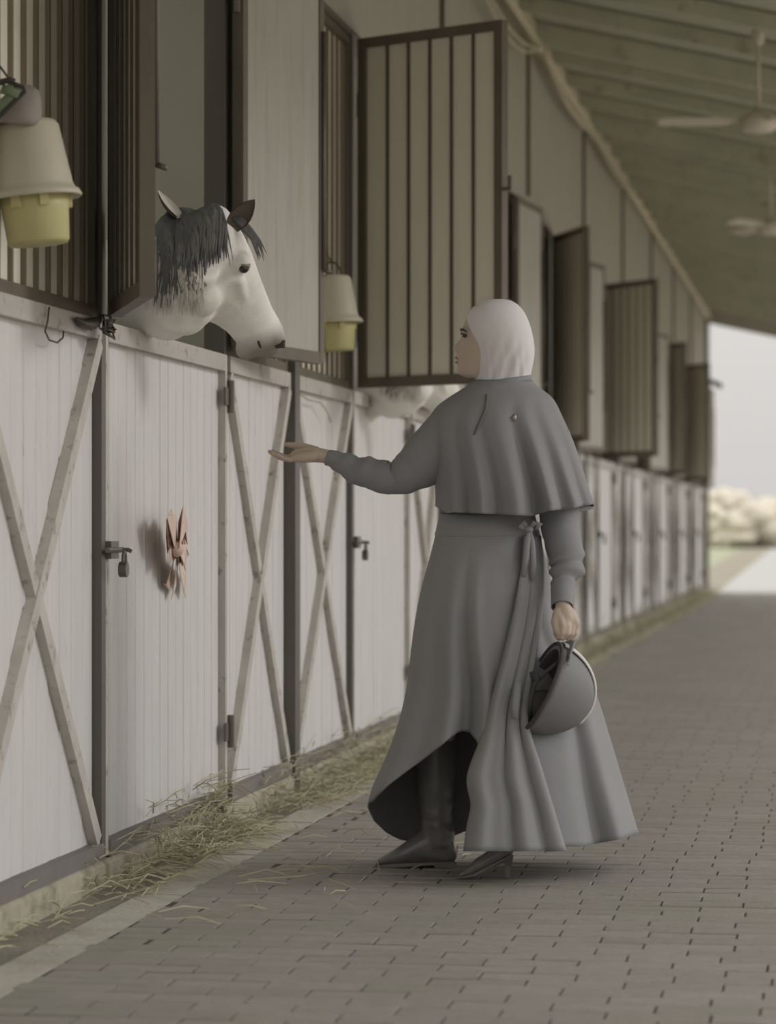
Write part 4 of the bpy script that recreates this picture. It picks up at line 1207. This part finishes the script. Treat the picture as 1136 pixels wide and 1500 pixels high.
def ear(base_, tip, w, toward, m_out, m_in):
    """a leaf shaped ear from base to tip, hollow side facing 'toward'"""
    d = tip - base_; L = d.length; d.normalize()
    f = (toward - d * toward.dot(d)).normalized(); s = d.cross(f)
    m = MB(); rr = []; mi = MB(); ri = []
    for i in range(11):
        t = i / 10.0
        wd = w * (math.sin(PI * min(1, .22 + t * .78)) ** .8) if t < 1 else .0005
        c = base_ + d * (L * t) + s * 0
        rr.append([c + s * (wd * math.cos(a)) - f * (wd * .75 * math.sin(a) - .0) for a in [PI * j / 10.0 for j in range(11)]])
        ri.append([c + s * (wd * .93 * math.cos(a)) - f * (wd * .6 * math.sin(a)) for a in [PI * j / 10.0 for j in range(11)]])
    m.loft(rr, closed=False, cap=False); o = m.build('ear', m_out, horse, smooth=True); mi.loft(ri, closed=False, cap=False); mi.build('ear_lining', m_in, o, smooth=True)
ear(P(339, 333, 8.64), P(373, 292, 8.62), .030, V((CO, SI, 0)) * .5 + V((SI, -CO, 0)) + V((0, 0, .4)), M_muz, M_ear)
ear(P(264, 316, 8.74), P(231, 278, 8.76), .026, V((CO, SI, 0)) * .9 + V((SI, -CO, 0)) * .5, M_ear, M_mane2)

# mane: flattened locks that lie on the neck
rm = random.Random(5)
def lock(mb, pp, r0, lift=.006):
    pts = []; last = None
    for (x, y) in pp:
        h = on_surface(hbv, x, y, lift)
        if h is None or (h - CAM).length > 9.6:
            d = (P(x, y, 10) - CAM).normalized()
            h = CAM + d * (last if last else 8.7)
        last = (h - CAM).length
        pts.append(h)
    n = len(pts)
    mb.tube(pts, [r0 * (1 - .9 * (i / (n - 1)) ** 1.6) for i in range(n)], 6, flat=.45, up=V((SI, -CO, 0)))
def skyline(px):
    yv = 250.0
    while yv < 420:
        h = on_surface(hbv, px, yv, 0)
        if h is not None and (h - CAM).length < 9.6: return yv
        yv += 1.0
    return 340.0
crest = [(x, skyline(x) + 1) for x in (228, 236, 248, 260, 272, 284, 296, 308, 320, 330)]
crest_old = [(205, 352), (228, 336), (240, 322), (252, 313), (266, 306), (282, 300), (300, 297), (318, 299), (334, 306)]
dk, pl = MB(), MB()
def on_crest(t):
    t = max(0, min(.9999, t)) * (len(crest) - 1); i = int(t); f = t - i
    return crest[i][0] * (1-f) + crest[i+1][0] * f, crest[i][1] * (1-f) + crest[i+1][1] * f
for i in range(300):
    t = rm.random() ** .9 * .86
    x, y = on_crest(t)
    L = rm.uniform(75, 125) * (1 - .25 * max(0, t - .5))
    sl_ = rm.uniform(-.12, .10)
    k = rm.uniform(4, 12)
    if x > 285: L *= .75
    pp = [(x, y + .5), (x + 3 + k * .3, y + L * .12), (x + k + sl_ * L * .3, y + L * .35), (x + k + sl_ * L * .6, y + L * .65), (x + k * .8 + sl_ * L, y + L)]
    lock(dk, pp, rm.uniform(.007, .013), rm.uniform(.008, .02))
for i in range(90):
    x = rm.uniform(208, 298); y = 345 + rm.uniform(0, 50)
    L = rm.uniform(60, 95)
    if y + L > 462: L = 462 - y
    lock(pl, [(x, y), (x + 2, y + L * .3), (x + rm.uniform(-3, 5), y + L * .65), (x + rm.uniform(-6, 6), y + L)], rm.uniform(.004, .007), rm.uniform(.007, .011))
for i in range(7):                                        # thin dark strands over the cheek
    x = 288 + i * 6.0 + rm.uniform(-2, 2)
    lock(dk, [(x, 318), (x + 8, 330), (x + 13, 352), (x + 17 + rm.uniform(-3, 3), 378 + rm.uniform(-14, 14))], .0045, .004)
for i in range(16):                                       # forelock on the far side of the brow
    x = 344 + rm.uniform(-6, 8)
    lock(dk, [(x, 318 + rm.uniform(0, 8)), (x + 16, 335), (x + 29, 352), (x + 38 + rm.uniform(-4, 2), 372 + rm.uniform(-8, 12))], .006, .006)
dk.build('mane', M_mane, horse, smooth=True, label='dark slate mane')
pl.build('mane_ends', M_mane2, horse, smooth=True, label='pale lower ends of the mane')
h2 = copy_tree(horse)
h2.location = hbase + V((0.02, PITCH + 0.02, -0.075))
h2['label'] = 'pale horse half hidden behind the big open shutter and the woman'
